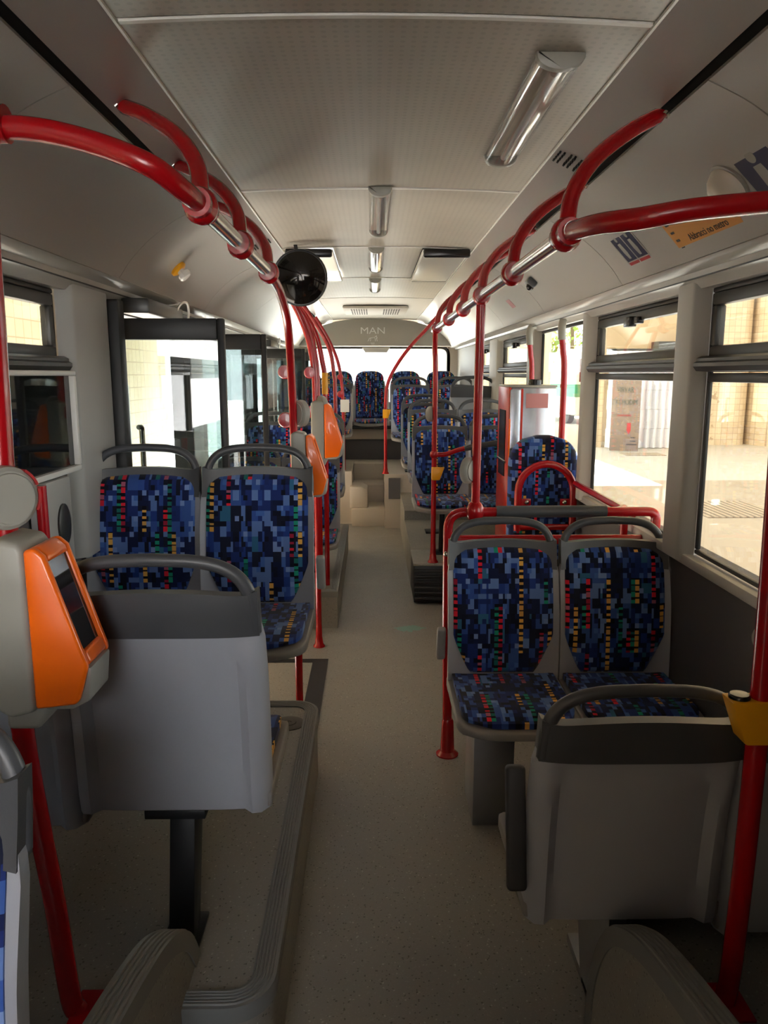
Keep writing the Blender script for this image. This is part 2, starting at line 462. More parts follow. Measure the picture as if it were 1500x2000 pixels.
# step box with dark louvres in front of the far platform
t = sroot('floor_step_box', 'low grey step box with dark louvred front under a red pole', 'step box', (.36,5.72,0))
MB().box((-.09,-.23,.012),(.77,.23,.29)).obj('body', M['rubber'], t, bevel=.006)
MB().box((-.095,-.235,.29),(.77,.23,.31)).obj('tread', M['floor'], t, bevel=.004)
b = MB()
for k in range(6): b.box((-.085,-.245,.03+.042*k),(.74,-.23,.055+.042*k))
b.obj('louvre', M['rubber'], t, bevel=.003)

# ceiling panels
def cz(x): return 2.368 + .014*(1-(x/.535)**2)
seams = [-1.3,.22,1.665,3.10,4.47,5.87,7.34,10.2]
def ceil_panel(x0, x1, y0, y1, name='ceiling', n=10, mt='ceiling', label='dotted beige ceiling panel between two white cross strips'):
    f = [[(x0+(x1-x0)*j/n, y, cz(x0+(x1-x0)*j/n)) for j in range(n+1)] for y in (y0, y1)]
    g = [[(p[0], p[1], p[2]+.03) for p in row] for row in f]
    return struct(MB().slab(f, g).obj(name, M[mt]), label, 'ceiling')
for i in range(7):
    y0, y1 = seams[i]+.004, seams[i+1]-.004
    if i == 4:
        ceil_panel(-.252,.252,y0,y1)
        for sx in (-1,1):
            xs = sorted((sx*.252, sx*.535))
            ceil_panel(xs[0], xs[1], y0, y0+.03, n=3); ceil_panel(xs[0], xs[1], y1-.02, y1, n=3)
            xs = sorted((sx*.515, sx*.535)); ceil_panel(xs[0], xs[1], y0+.03, y1-.02, n=2)
    elif i == 6: ceil_panel(-.535,.535,y0,y1, mt='header', label='plain grey ceiling panel at the rear of the bus')
    else: ceil_panel(-.535,.535,y0,y1)
MB().box((-.56,-1.3,2.42),(.56,4.4,2.44)).box((-.24,4.4,2.42),(.56,5.95,2.44)).box((-.56,5.95,2.42),(.56,10.3,2.44)).obj('ceiling', M['dark'])['kind'] = 'structure'
k = 1
for y in seams[1:-1]:
    b = MB(); f = [[(-.53+1.06*j/12, yy, cz(-.53+1.06*j/12)-.004) for j in range(13)] for yy in (y+.002, y+.016)]
    g = [[(p[0],p[1],p[2]+.006) for p in r] for r in f]
    struct(b.slab(f, g).obj('trim_%d' % k, M['white']), 'thin white strip across the ceiling', 'trim'); k += 1
for sx in (-1,1):   # thin white lines where ceiling meets the side strips
    b = MB().box((sx*.536-.003,-1.3,2.362),(sx*.536+.003,10.2,2.37)); struct(b.obj('trim_%d' % k, M['white']), 'thin pale line along the ceiling edge', 'trim'); k += 1
    # satin strip, dark slot, cove panels
    prof = [(sx*.539,2.366),(sx*.60,2.347),(sx*.664,2.310),(sx*.672,2.318),(sx*.60,2.365),(sx*.545,2.385)]
    struct(MB().prism(prof,'y',-1.3,10.2).obj('trim_%d' % k, M['band'], smooth=60), 'satin grey strip between the ceiling and the slot', 'trim'); k += 1
    prof = [(sx*.655,2.33),(sx*.69,2.312),(sx*.79,2.275),(sx*.89,2.21),(sx*.96,2.14),(sx*1.03,2.06),(sx*1.06,2.12),(sx*.75,2.36),(sx*.66,2.36)]
    struct(MB().prism(prof,'y',-1.3,10.2).obj('trim_%d' % k, M['dark']), 'dark slot above the curved side panels', 'trim'); k += 1
    arc = spline([(sx*.682,0,2.292),(sx*.78,0,2.246),(sx*.875,0,2.178),(sx*.945,0,2.108),(sx*.995,0,2.040)], 5)
    outer = [(p.x, p.z) for p in arc]; inner = []
    for i, p in enumerate(arc):
        a = arc[max(0,i-1)]; c = arc[min(len(arc)-1,i+1)]; d = (c-a).normalized()
        nrm = Vector((d.z*-1, 0, d.x)); 
        if nrm.z < 0: nrm = -nrm
        inner.append((p.x+nrm.x*.012, p.z+nrm.z*.012))
    ys = [-1.3,.4,1.80,3.05,4.55,6.0,7.5,9.0,10.2] if sx < 0 else [-1.3,.3,1.75,3.25,4.7,6.1,7.6,9.1,10.2]
    for i in range(len(ys)-1):
        struct(MB().prism(outer+inner[::-1],'y',ys[i]+.0025,ys[i+1]-.0025).obj('trim_%d' % k, M['cove'], smooth=60), 'curved satin grey panel above the side windows', 'trim'); k += 1
    prof = [(sx*.992,2.036),(sx*1.004,2.026),(sx*1.06,2.020),(sx*1.066,2.004),(sx*1.10,1.998),(sx*1.118,1.975),(sx*1.24,1.975),(sx*1.24,2.40),(sx*1.05,2.40),(sx*1.02,2.06)]
    struct(MB().prism(prof,'y',-1.3,10.5).obj('trim_%d' % k, M['cove'], smooth=50), 'grey profile above the window heads', 'trim'); k += 1
    prof = [(sx*1.062,2.0195),(sx*1.068,2.0),(sx*1.073,2.0),(sx*1.070,2.0195)]
    struct(MB().prism(prof,'y',-1.3,10.5).obj('trim_%d' % k, M['rubber']), 'dark sealing line above the window heads', 'trim'); k += 1

# side walls
def wallbox(name, boxes, mt, label, bevel=0.0):
    b = MB()
    for a, c in boxes: b.box(a, c)
    return struct(b.obj(name, M[mt], bevel=bevel), label, 'wall')
wallbox('wall_right', [((1.175,-1.3,-.32),(1.25,10.6,1.02)), ((1.165,-1.3,1.02),(1.25,1.30,2.0))], 'wall', 'dark grey lower side wall under the garage-side windows')
wallbox('wall_left', [((-1.25,-.15,-.32),(-1.175,3.30,1.02)), ((-1.25,-1.3,-.32),(-1.175,-.55,2.0)), ((-1.25,-.15,1.0),(-1.15,.45,2.0)), ((-1.25,4.78,-.32),(-1.175,7.28,1.02)), ((-1.25,8.60,-.32),(-1.175,10.6,1.02))], 'wall', 'dark grey lower side wall between the doorways')
wallbox('wall_right', [((1.115,.35,.985),(1.18,8.6,1.025))], 'pillar', 'light grey window ledge along the garage side', .008)
wallbox('wall_left', [((-1.25,.35,1.0),(-1.165,2.82,1.33))], 'wall', 'dark lining below the framed display', .004)
wallbox('wall_left', [((-1.16,2.50,.55),(-1.095,2.70,1.33))], 'pillar', 'pale upright panel with an oval speaker below the display', .01)
def pillar(name, sx, y0, y1, label, z0=1.0, z1=2.0):
    prof = [(sx*1.168,y0-.02),(sx*1.15,y0-.03),(sx*1.105,y0),(sx*1.10,y0+.02),(sx*1.10,y1-.02),(sx*1.105,y1),(sx*1.15,y1+.03),(sx*1.168,y1+.02)]
    return struct(MB().prism(prof,'z',z0,z1).obj(name, M['pillar'], smooth=50), label, 'pillar')
for (y0,y1,l) in ((1.30,1.54,'light grey pillar ahead of the nearest garage-side window'),(2.77,2.93,'light grey pillar between the two nearest garage-side windows'),(4.15,4.24,'light grey pillar before the window without a bar'),(5.50,5.74,'light grey pillar behind the ticket machine'),(7.12,7.58,'wide light grey pillar near the rear seats'),(8.55,10.5,'light rear corner panel on the garage side')):
    pillar('wall_pillar', 1, y0, y1, l)
for (y0,y1,l) in ((2.84,3.22,'broad light grey pillar before the middle doorway'),(4.80,4.94,'slim grey pillar behind the middle doorway'),(8.62,8.72,'slim grey pillar behind the rear doorway'),(9.75,10.5,'light rear corner panel on the door side')):
    pillar('wall_pillar', -1, y0, y1, l)
# rear wall with its window, header and shelf
b = MB(); b.box((-1.25,10.42,-.32),(1.25,10.6,1.30)); b.box((-1.25,10.42,2.03),(1.25,10.6,2.42)); b.box((-1.25,10.42,1.3),(-.90,10.6,2.03)); b.box((.97,10.42,1.3),(1.25,10.6,2.03))
struct(b.obj('wall_rear', M['rearpanel']), 'pale rear wall around the back window', 'wall')
w = sroot('window_rear', 'wide bright back window with rounded dark corners', 'window', (0.035,10.45,1.3))
path = fillet([(-.945,0,-.1),(-.945,0,.735),(.945,0,.735),(.945,0,-.1)], .12, 8)
MB().sweep([(-.022,-.03),(.022,-.03),(.022,.03),(-.022,.03)], path, (0,1,0)).obj('frame', M['frame'], w)
MB().box((-.94,.02,-.02),(.94,.026,.74)).obj('glass', M['glass'], w)
b = MB(); b.prism([(-.21,.735),(-.165,.665),(.125,.665),(.17,.735)], 'y', -.05, .0); b.obj('latch_housing', M['header'], w, bevel=.008)
# header with lettering
arcp = [(-1.02,2.04)] + [(-1.02+2.04*j/24, 2.10+.285*(1-abs(-1+2*j/24)**3.2)) for j in range(25)] + [(1.02,2.04)]
h = struct(MB().prism(arcp,'y',10.20,10.42).obj('wall_header', M['header'], bevel=.012), 'grey arched panel over the back window with pale lettering', 'panel')
me = text_mesh('MAN', .13, .003, 0.0); me.materials.append(M['letter'])
o = link('lettering', me, h); o.rotation_euler = (PI/2,0,0); o.location = (-.028,10.197,2.232); o.scale = (1.15,.92,1)
# small lion emblem: body arch, legs, tail and head in relief
lb = MB()
lb.tube(spline([(-.055,0,-.03),(-.048,0,.0),(-.02,0,.012),(.02,0,.018),(.05,0,.040),(.055,0,.055)],4), .006, 8)
lb.tube(spline([(.05,0,.04),(.062,0,.02),(.058,0,.0)],3), .006, 8)
for (x0,x1,x2) in ((-.045,-.055,-.07),(-.03,-.028,-.035),(.03,.04,.036),(.05,.062,.066)): lb.tube(spline([(x0,0,.008),(x1,0,-.02),(x2,0,-.045)],3), .005, 6)
lb.tube([(-.03,0,-.075),(.03,0,-.075)], .005, 6)
lb.tube([(-.025,0,-.092),(.025,0,-.092)], .004, 6)
o = lb.obj('lion_emblem', M['letter'], h); o.location = (-.03,10.197,2.135); o.scale = (.9,.5,.75)
# rear air grille
g = thing('ceiling_vent', 'wide grey ceiling grille with two dotted outlets at the rear', 'vent', (0,8.55,2.372))
MB().box((-.34,-.45,-.03),(.34,.45,.0)).obj('housing', M['header'], g, bevel=.02)
for cx in (-.17,.17):
    b = MB()
    for i in range(7):
        for j in range(6): b.box((cx-.085+i*.026,-.36+j*.125,-.0315),(cx-.085+i*.026+.013,-.36+j*.125+.07,-.0295))
    b.obj('outlet_grille', M['dark'], g)
# bench base and trim at the back
b = MB(); b.box((-1.1,9.86,.60),(1.1,10.4,.86)); struct(b.obj('wall_bench_base', M['wall']), 'darker lower panel under the back bench', 'panel')
b = MB(); b.box((-1.1,9.84,.86),(1.1,10.4,1.0)); struct(b.obj('wall_bench_base', M['rearpanel'], bevel=.006), 'pale panel under the back bench', 'panel')
b = MB(); b.box((-1.1,10.33,1.04),(1.1,10.42,1.32)); struct(b.obj('wall_bench_base', M['rubber'], bevel=.006), 'black riser behind the back bench seats', 'ledge')
b = MB(); b.box((-1.1,9.70,1.0),(1.1,10.33,1.04)); struct(b.obj('wall_bench_base', M['rubber'], bevel=.006), 'black ledge that carries the back bench seats', 'ledge')
# front end (behind the camera)
b = MB(); b.box((-1.25,-1.42,-.32),(1.25,-1.3,.95)); b.box((-1.25,-1.42,2.25),(1.25,-1.3,2.44)); b.box((-1.25,-1.42,.95),(-1.12,-1.3,2.25)); b.box((1.05,-1.42,.95),(1.25,-1.3,2.25))
struct(b.obj('wall_front', M['wall']), 'front bulkhead around the windscreen', 'wall')

# windows
wn = [0]
def window(sx, y0, y1, label, transom=True, latch=True, z0=1.03, z1=1.975, zt=1.715):
    wn[0] += 1
    w = sroot('window_%d' % wn[0], label, 'window', (sx*1.15,y0,z0))
    L, H = y1-y0, z1-z0
    def fr(za, zb, th, dx0, dx1, nm, mt):
        ex = [(0, 0, za),(0, L, za),(0, L, zb),(0, 0, zb)]
        out = fillet([ex[0],ex[1],ex[2],ex[3],ex[0]], .03, 4)
        b = MB()
        b.box((dx0,0,za),(dx1,L,za+th)); b.box((dx0,0,zb-th),(dx1,L,zb)); b.box((dx0,0,za+th),(dx1,th,zb-th)); b.box((dx0,L-th,za+th),(dx1,L,zb-th))
        return b.obj(nm, M[mt], w, bevel=.006)
    d = (0,.018) if sx > 0 else (-.018,0)
    fr(0, H, .018, d[0], d[1], 'gasket', 'rubber')
    if transom:
        t0 = zt-z0
        fr(t0+.02, H-.018, .042, (.0 if sx>0 else -.035), (.035 if sx>0 else .0), 'vent_sash', 'frame')
        xs = (-.045,.03) if sx > 0 else (-.03,.045)
        b = MB(); s_ = -sx
        prof = [(-sx*-.02,t0-.028),(-sx*.035,t0-.024),(-sx*.047,t0-.008),(-sx*.047,t0+.004),(-sx*.036,t0+.010),(-sx*.036,t0+.020),(-sx*.02,t0+.028),(-sx*-.02,t0+.030)]
        b.prism(prof,'y',-.035,L+.01); b.obj('transom_bar', M['frame'], w, smooth=30)
        MB().box((min(0,sx*.03),.01,t0-.062),(max(0,sx*.03),L-.01,t0-.03)).obj('lower_rail', M['frame'], w, bevel=.004)
        MB().box((sx*.012-.003,.01,.01),(sx*.012+.003,L-.01,t0-.04)).obj('lower_glass', M['glass'], w)
        MB().box((sx*.012-.003,.03,t0+.03),(sx*.012+.003,L-.03,H-.03)).obj('upper_glass', M['glass'], w)
        if latch:
            b = MB().box((-.02,L*.5-.09,H-.075),(.012,L*.5+.09,H-.045)); b.box((-.035,L*.5-.03,H-.085),(.0,L*.5+.05,H-.04))
            o = b.obj('latch', M['black'], w, bevel=.004)
            if sx < 0: o.scale = (-1,1,1)
    else:
        MB().box((sx*.012-.003,.012,.012),(sx*.012+.003,L-.012,H-.012)).obj('glass', M['glass'], w)
    return w
window(1, 1.55, 2.74, 'nearest garage-side window with black bar and tiled wall behind', latch=False)
window(1, 2.96, 4.12, 'second garage-side window with corrugated gate behind it')
window(1, 4.25, 5.47, 'tall window without a bar behind two red poles', transom=False)
window(1, 5.77, 7.08, 'window with a bar above the ticket machine, trees outside')
window(1, 7.62, 8.52, 'small rear side window with a bar')
window(-1, .45, 2.80, 'nearest door-side window above the framed display', latch=False, z0=1.33)
window(-1, 4.96, 7.24, 'long window between the two doorways', transom=False)
window(-1, 8.74, 9.72, 'rear door-side window', transom=False)

# doors: two leaves per doorway, swung in square to the wall
def leaf(root, y, name='door_leaf', x0=-1.16, x1=-.665, z0=.06, z1=1.915):
    f = MB()
    f.box((x0,y-.018,z0),(x0+.04,y+.018,z1)); f.box((x1-.03,y-.018,z0),(x1,y+.018,z1))
    f.box((x0+.04,y-.018,z1-.09),(x1-.03,y+.018,z1)); f.box((x0+.04,y-.018,z0),(x1-.03,y+.018,z0+.10))
    o = f.obj(name, M['rubber'], root, bevel=.006)
    MB().box((x0+.035,y-.004,z0+.09),(x1-.025,y+.004,z1-.085)).obj('glass', M['doorglass'], o)
    MB().tube(fillet([(x0+.10,y+.02,.95),(x0+.10,y+.06,.95),(x0+.10,y+.06,1.45),(x0+.10,y+.02,1.45)],.03,4), .012, 10).obj('grab_bar', M['chrome'], o)
    return o
for n_, (ya, yb, lab) in enumerate(((3.36,4.73,'open middle doorway with dark glazed leaves swung inward'),(7.34,8.53,'open rear doorway with dark glazed leaves swung inward'))):
    d = sroot('door_%d' % (n_+1), lab, 'door')
    leaf(d, ya+.03); leaf(d, yb-.03)
    b = MB().box((-1.25,ya,1.93),(-1.10,yb,1.99)); b.box((-1.25,ya-.05,0),(-1.13,ya,1.99)); b.box((-1.25,yb,0),(-1.13,yb+.05,1.99)); b.obj('frame', M['rubber'], d, bevel=.006)
    b = MB().box((-1.10,ya+.02,1.935),(-.98,ya+.62,2.0)); b.box((-1.08,ya+.66,1.94),(-1.0,yb-.05,1.985)); b.obj('door_drive', M['frame'], d, bevel=.01)
    MB().tube(spline([(-.99,ya+.50,1.97),(-.975,ya+.56,2.02),(-.97,ya+.66,2.035),(-.98,ya+.74,2.0),(-.99,ya+.76,1.95)],6), .006, 8).obj('cable', M['white'], d)
# pale vertical trims and black door post next to the broad pillar
struct(MB().box((-1.12,3.22,.28),(-1.06,3.30,1.98)).obj('wall_post', M['rubber'], bevel=.01), 'black door post beside the broad grey pillar', 'post')

# wheelchair ramp flap in the middle doorway floor
t = sroot('floor_ramp', 'fold-out ramp flap with black rubber border in the doorway floor', 'ramp', (-.70,3.85,0))
b = MB(); b.box((-.40,-.55,0),(.40,-.46,.006)); b.box((-.40,.46,0),(.40,.52,.006)); b.box((.31,-.46,0),(.40,.46,.006))
b.obj('rubber_border', M['rubber'], t)
MB().box((-.40,-.46,0),(.31,.46,.005)).obj('flap', M['floor'], t)
b = MB()
ring = fillet([(.0,-.34,.008),(.13,-.34,.008),(.13,-.25,.008),(.0,-.25,.008),(.0,-.34,.008)],.025,4)
b.tube(ring, .005, 8); o = b.obj('pull_ring', M['steel'], t); o.location = (.03,-.02,0)

# rounded guard panels with ridged edging in front of the platforms
def guard(sx, xin, label):
    prof = spline([(1.0,.632),(1.136,.60),(1.30,.555),(1.42,.512),(1.52,.455),(1.60,.385),(1.67,.27),(1.71,.14),(1.72,.0)], 5)
    prof = [(p.x, p.y) for p in [Vector((a.x,a.y,0)) for a in [Vector((q[0],q[1],0)) for q in prof]]]
    t = thing('wheel_guard', label, 'guard panel', (0,0,0))
    x0, x1 = sorted((xin, xin+sx*.055))
    MB().prism(prof+[(1.0,0)], 'x', x0, x1).obj('panel', M['floor'], t, smooth=20)
    # edging wraps the rim
    w = .055
    NP2 = [(.0,-.004),(.006,-.004)]
    for k_ in range(5): NP2 += [(.006,.002+.0105*k_),(.0095,.004+.0105*k_),(.0095,.0085+.0105*k_),(.006,.0105+.0105*k_)]
    NP2 += [(.006,w+.004),(-.035,w+.004),(-.035,w),(.0,w),(.0,.0),(-.035,.0),(-.035,-.004)]
    pth = [(x0, y, z) for (y, z) in prof]
    MB().sweep([(-a,b_) for a,b_ in NP2], pth, (1,0,0)).obj('ridged_edge', M['nosing'], t, smooth=20)
    return t
guard(-1, -.46, 'rounded grey guard panel with ridged rim below the single-legged seat')
guard(1, .52, 'rounded grey guard panel with dark rim below the seat beside the yellow button')

# ------------------------------------------------------------------ seats
def yprof(z): return .015 + .125*z - .014*math.sin(PI*min(1,max(0,z)/.5))
def seat_meshes():
    D = {}
    # shell
    ns, nx = 22, 22; F = []; B = []
    for i in range(ns+1):
        z = -.055 + .545*i/ns; fr = []; br = []
        hw = .222 - (.012 if z > .42 else 0)*((z-.42)/.07)
        for j in range(nx+1):
            t = -1+2*j/nx; x = t*hw
            wing = .036*abs(t)**5*(1-.6*max(0,(z-.3)/.2))
            yf = yprof(z) - wing
            ridge = .026*math.exp(-((abs(t)-.87)/.10)**4)*min(1,max(0,(.425-z)/.05))
            bulge = .022*max(0,1-(t/.70)**2)*math.sin(PI*min(1,max(0,(z+.05)/.54)))
            yb = yprof(z) + .016 + ridge + bulge - wing*.55
            fr.append((x,yf,z)); br.append((x,yb,z))
        F.append(fr); B.append(br)
    D['backrest_shell'] = MB().slab(F,B).mesh('backrest_shell', M['shell'], smooth=55)
    # padded front
    def pad(z0, z1, w0, taper, r, thick, wing_k=1.0):
        ns, nx = 30, 18; F=[]; B=[]; U=[]
        for i in range(ns+1):
            s = i/ns; z = z0+(z1-z0)*s; dz = z1-z; hw = w0
            if taper and z < .17: hw = .128+(w0-.128)*min(1, max(0,(z-z0)/(.17-z0)))**.8
            if dz < r: hw = hw - r + math.sqrt(max(0, r*r-(r-dz)**2))
            fr=[]; br=[]; ur=[]
            for j in range(nx+1):
                t = -1+2*j/nx; x = t*max(.01,hw); ta = x/.222
                wing = .036*abs(ta)**5*(1-.6*max(0,(z-.3)/.2))
                zz = z + .018*(1-(x/.2)**2)*s**3
                edge = (1-abs(t)**8)*min(1, dz/.02)*min(1,(z-z0)/.02+.15)
                fr.append((x, yprof(zz)-wing-.004-thick*edge, zz)); br.append((x, yprof(zz)-wing+.004, zz)); ur.append((x, zz))
            F.append(fr); B.append(br); U.append(ur)
        return MB().slab(F,B,U)
    D['backrest_pad'] = pad(.012,.500,.200,True,.05,.026).mesh('backrest_pad', M['fabric'], smooth=60)
    D['high_pad'] = pad(.012,.600,.198,False,.09,.035).mesh('backrest_pad', M['fabric'], smooth=60)
    # charcoal cap
    ns, nx = 8, 20; F=[]; B=[]
    for i in range(ns+1):
        s = i/ns; fr=[]; br=[]
        for j in range(nx+1):
            t=-1+2*j/nx; x=t*.2165
            z = .432 + s*(.098+.016*(1-t*t)+.018*abs(t)**12)
            wing = .036*abs(t)**5*.5
            fr.append((x, yprof(z)-wing-.007+.006*s, z)); br.append((x, yprof(z)+.030+.010*(1-t**4)*(1-s*.7)-wing*.4, z))
        F.append(fr); B.append(br)
    D['handle_cap'] = MB().slab(F,B).mesh('handle_cap', M['cap'], smooth=60)
    pts=[]
    for k_ in range(29):
        a = PI*k_/28; c_, s_ = math.cos(a), math.sin(a)
        x = .205*math.copysign(abs(c_)**.46, c_); z = .44+.166*abs(s_)**.55+.016*(1-(x/.205)**2)
        pts.append((x, yprof(z)+.012, z))
    D['grab_handle'] = MB().tube(pts, .0145, 12, ry=.0158, up=None).mesh('grab_handle', M['cap'], smooth=70)
    # pan and cushion
    def pan(hw0, y0, y1, ztop, zbot, r, lip, uv=False):
        ny, nx = 20, 16; F=[]; B=[]; U=[]
        for i in range(ny+1):
            y = y0+(y1-y0)*i/ny; d = y-y0; hw=hw0
            if d < r: hw = hw-r+math.sqrt(max(0,r*r-(r-d)**2))
            fr=[]; br=[]; ur=[]
            for j in range(nx+1):
                t=-1+2*j/nx; x=t*max(.02,hw)
                e = (1-abs(t)**6)
                fall = -.022*max(0,1-d/.10)**2
                fr.append((x,y, ztop(x/hw0,d)+fall)); br.append((x,y, zbot+fall*.6+ .012*abs(t)**4)); ur.append((x,-.2+y))
            F.append(fr); B.append(br); U.append(ur)
        return MB().slab(F,B,U if uv else None)
    D['seat_pan'] = pan(.224,-.425,.02, lambda u,d: -.022+.014*abs(u)**4, -.062,.07,True).mesh('seat_pan', M['pan'], bevel=.006, smooth=55)
    D['seat_cushion'] = pan(.205,-.412,.0, lambda u,d: .004+.006*(1-abs(u)**4)+.010*abs(u)**6, -.020,.07,False,True).mesh('seat_cushion', M['fabric'], smooth=60)
    b = MB(); b.box((-.022,-.30,-.012),(.022,.015,.018)); D['armrest'] = b.mesh('armrest', M['arm'], bevel=.010, bsegs=3)
    b = MB(); b.box((-.018,-.13,-.012),(.018,.015,.018)); D['armrest_pale'] = b.mesh('armrest', M['pan'], bevel=.010, bsegs=3)
    return D
SM = seat_meshes()
legcache = {}
def leg_mesh(kind, h):
    k_ = (kind, round(h,3))
    if k_ in legcache: return legcache[k_]
    b = MB()
    if kind == 'single':     # slanted dark steel leg with foot
        b.prism([(-.16,h-.06),(-.06,h-.06),(.02,.0),(-.05,.0)],'x',-.03,.03)
        b.box((-.045,-.09,0),(.045,.05,.012)); b.box((-.07,-.30,h-.085),(.07,.02,h-.06))
        b.lathe([(.001,0),(.010,0),(.010,.012),(.001,.012)],10,Matrix.Translation((.0,-.075,.012)))
        me = b.mesh('leg', M['leg'], bevel=.006)
    elif kind == 'box':
        b.box((-.15,-.30,0.0),(.0,-.06,h-.06)); b.box((-.155,-.32,h-.10),(.01,-.0,h-.058)); b.box((-.15,-.303,.02),(.0,-.3,h-.12))
        me = b.mesh('pedestal', M['steel'], bevel=.006)
    elif kind == 'bracket':
        b.prism([(-.36,h-.06),(.0,h-.06),(.0,h-.10),(-.14,.02),(-.20,.02),(-.20,.0),(-.10,0),(-.36,0.0),(-.36,.03),(-.22,.03),(-.32,h-.10)],'x',-.02,.02)
        me = b.mesh('bracket', M['steel'])
    else:
        b.tube([(0,-.2,h-.06),(0,-.16,.012)], .022, 12); b.box((-.07,-.24,0),(.07,-.08,.012)); b.box((-.12,-.34,h-.085),(.12,-.02,h-.058))
        me = b.mesh('leg', M['leg'], bevel=.003)
    legcache[k_] = me; return me
def seat(x, y, fz, czz, facing, label, leg='tube', arm=None, high=False, group=None, name='bus_seat'):
    t = thing(name, label, 'seat', (x,y,fz), 0 if facing == 'front' else PI, group)
    h = czz-fz
    for nm, key in (('backrest_shell','backrest_shell'),('backrest_pad','high_pad' if high else 'backrest_pad'),('seat_pan','seat_pan'),('seat_cushion','seat_cushion')):
        o = link(nm, SM[key], t); o.location = (0,0,h)
    if not high:
        for nm in ('handle_cap','grab_handle'):
            o = link(nm, SM[nm], t); o.location = (0,0,h)
    if leg: link(leg_mesh(leg,h).name.split('.')[0], leg_mesh(leg,h), t)
    if arm:
        o = link('armrest', SM['armrest' if facing == 'rear' else 'armrest_pale'], t); o.location = (arm*.247,.045,h+.07); o.rotation_euler = (math.radians(-78),0,0)
    return t
seat(.492,2.945,0,.475,'front','mosaic-patterned seat facing the camera on the aisle side beneath the red U-rail','box',-1)
seat(.942,2.945,0,.475,'front','mosaic-patterned seat facing the camera beneath the red U-rail, next to the window')
seat(-.932,2.955,.28,.772,'front','mosaic-patterned seat facing the camera against the open glazed door leaf, by the pillar',None)
seat(-.487,2.955,.28,.772,'front','mosaic-patterned aisle seat facing the camera in front of the first orange-topped pole','box',1)
L1 = seat(-.510,1.72,.28,.729,'rear','light grey seat back on a single dark slanted leg, beside the near orange validator','single')
L1.scale = (1.05,1,.94)
seat(-.945,1.72,.28,.665,'rear','seat seen from behind in the shadow between the single-legged seat and the wall',None)
R1 = seat(.572,1.68,0,.461,'rear','dark grey seat back with folded armrest beside the yellow stop button','bracket',1)
R1.scale = (1.07,1,.923)
R1b = seat(.985,1.68,.28,.39,'rear','shaded seat back next to the dark wall behind the red pole with yellow button',None); R1b.scale = (.80,1,1)
seat(-.70,.845,.28,.625,'front','nearest seat, partly out of frame, with mosaic fabric and a pale shell edge','box')
seat(.775,.80,.28,.60,'front','nearest seat on the garage side, only its dark handle in view','box')
seat(.50,6.0,.31,.735,'front','dark mosaic aisle seat behind the pole with the yellow button, nearest of the far row')
seat(.945,6.0,.31,.735,'front','dark mosaic seat half hidden behind the red and silver ticket machine',None)
seat(.50,6.80,.31,.83,'front','second seat of the far aisle row, its handle showing above the nearest one')
seat(.945,6.80,.31,.83,'front','far window-side seat just behind the one by the ticket machine',None)
seat(.475,7.72,.40,.85,'front','third seat of the far aisle row behind the red poles')
seat(.40,8.78,.60,1.02,'front','last hooped aisle seat of the far row, directly before the back bench')
seat(.91,8.78,.60,1.02,'front','last hooped window seat directly before the back bench')
seat(.93,7.50,.31,1.03,'rear','raised far seat showing its grey back near the ticket machine top')
seat(-.50,5.70,.25,.52,'front','aisle seat behind the middle doorway, partly hidden by the second orange validator')
seat(-.94,5.70,.25,.52,'front','seat behind the middle doorway, seen dimly through the glazed leaves',None)
seat(-.50,6.75,.25,.72,'front','second door-side aisle seat behind the middle doorway')
seat(-.94,6.75,.25,.72,'front','second door-side window seat, dim behind the door glass',None)
seat(-.50,9.30,.60,1.02,'front','door-side seat beyond the rear doorway, aisle place')
seat(-.93,9.30,.60,1.02,'front','door-side seat beyond the rear doorway, wall place',None)
for x, l in ((-.89,'back bench seat in the door-side corner'),(-.48,'back bench seat behind the farthest red door poles'),(-.07,'middle back bench seat at the end of the aisle'),(.40,'back bench seat just past the pole with the small yellow button'),(.86,'back bench seat in the garage-side corner')):
    seat(x,10.10,1.04,1.105,'front',l,None,high=True,name='bench_seat').scale = (.93,1,1)
for x, l in ((-.29,'white buckle post on the bench between corner and middle seats'),(.165,'white buckle post on the bench beside the pole with yellow button')):
    t = thing('buckle_post', l, 'post', (x,9.80,1.04))
    MB().tube([(0,0,0),(0,0,.46)], .011, 10).obj('stem', M['white'], t)
    MB().lathe([(.001,0),(.03,0),(.03,.02),(.018,.05),(.001,.05)],16).obj('foot', M['white'], t)

# ------------------------------------------------------------------ rails and poles
RX, LX, RZ = .40, -.38, 2.0
def clamp_mb(x, y, z, axis='y', r=.036):
    b = MB()
    if axis == 'y': b.sphere((x,y,z), r, r*.95, r*1.05)
    b.lathe([(.0235,-.045),(.029,-.045),(.029,.045),(.0235,.045)],18,Matrix.Translation((x,y,z))@Matrix.Rotation(PI/2,4,'X'))
    return b
def overhead(x, z, y0, y1, joints, hang, label, sx):
    t = thing('overhead_rail', label, 'handrail', (x, y0, z))
    MB().tube([(0,0,0),(0,y1-y0,0)], .0195, 16).obj('steel_tube', M['chrome'], t)
    for y in joints: clamp_mb(0,y-y0,0).obj('clamp', M['red'], t)
    for (yj, yt) in hang:
        p = spline([(0,yj-y0,.015),(sx*.022,yj-y0+(yt-yj)*.2,.10),(sx*.085,yj-y0+(yt-yj)*.45,.185),(sx*.18,yj-y0+(yt-yj)*.75,.26),(sx*.268,yt-y0,.312)], 6)
        r_ = [.0185]*len(p); r_[-1] = .012
        o = MB().tube(p, r_, 14).obj('hanger', M['red'], t)
        q = p[-1]; MB().lathe([(.001,-.004),(.009,-.004),(.009,.004),(.001,.004)],12,Matrix.Translation(q-Vector((0,.03,.01)))@Matrix.Rotation(.8,4,'Y')).obj('screw', M['chrome'], o)
    return t
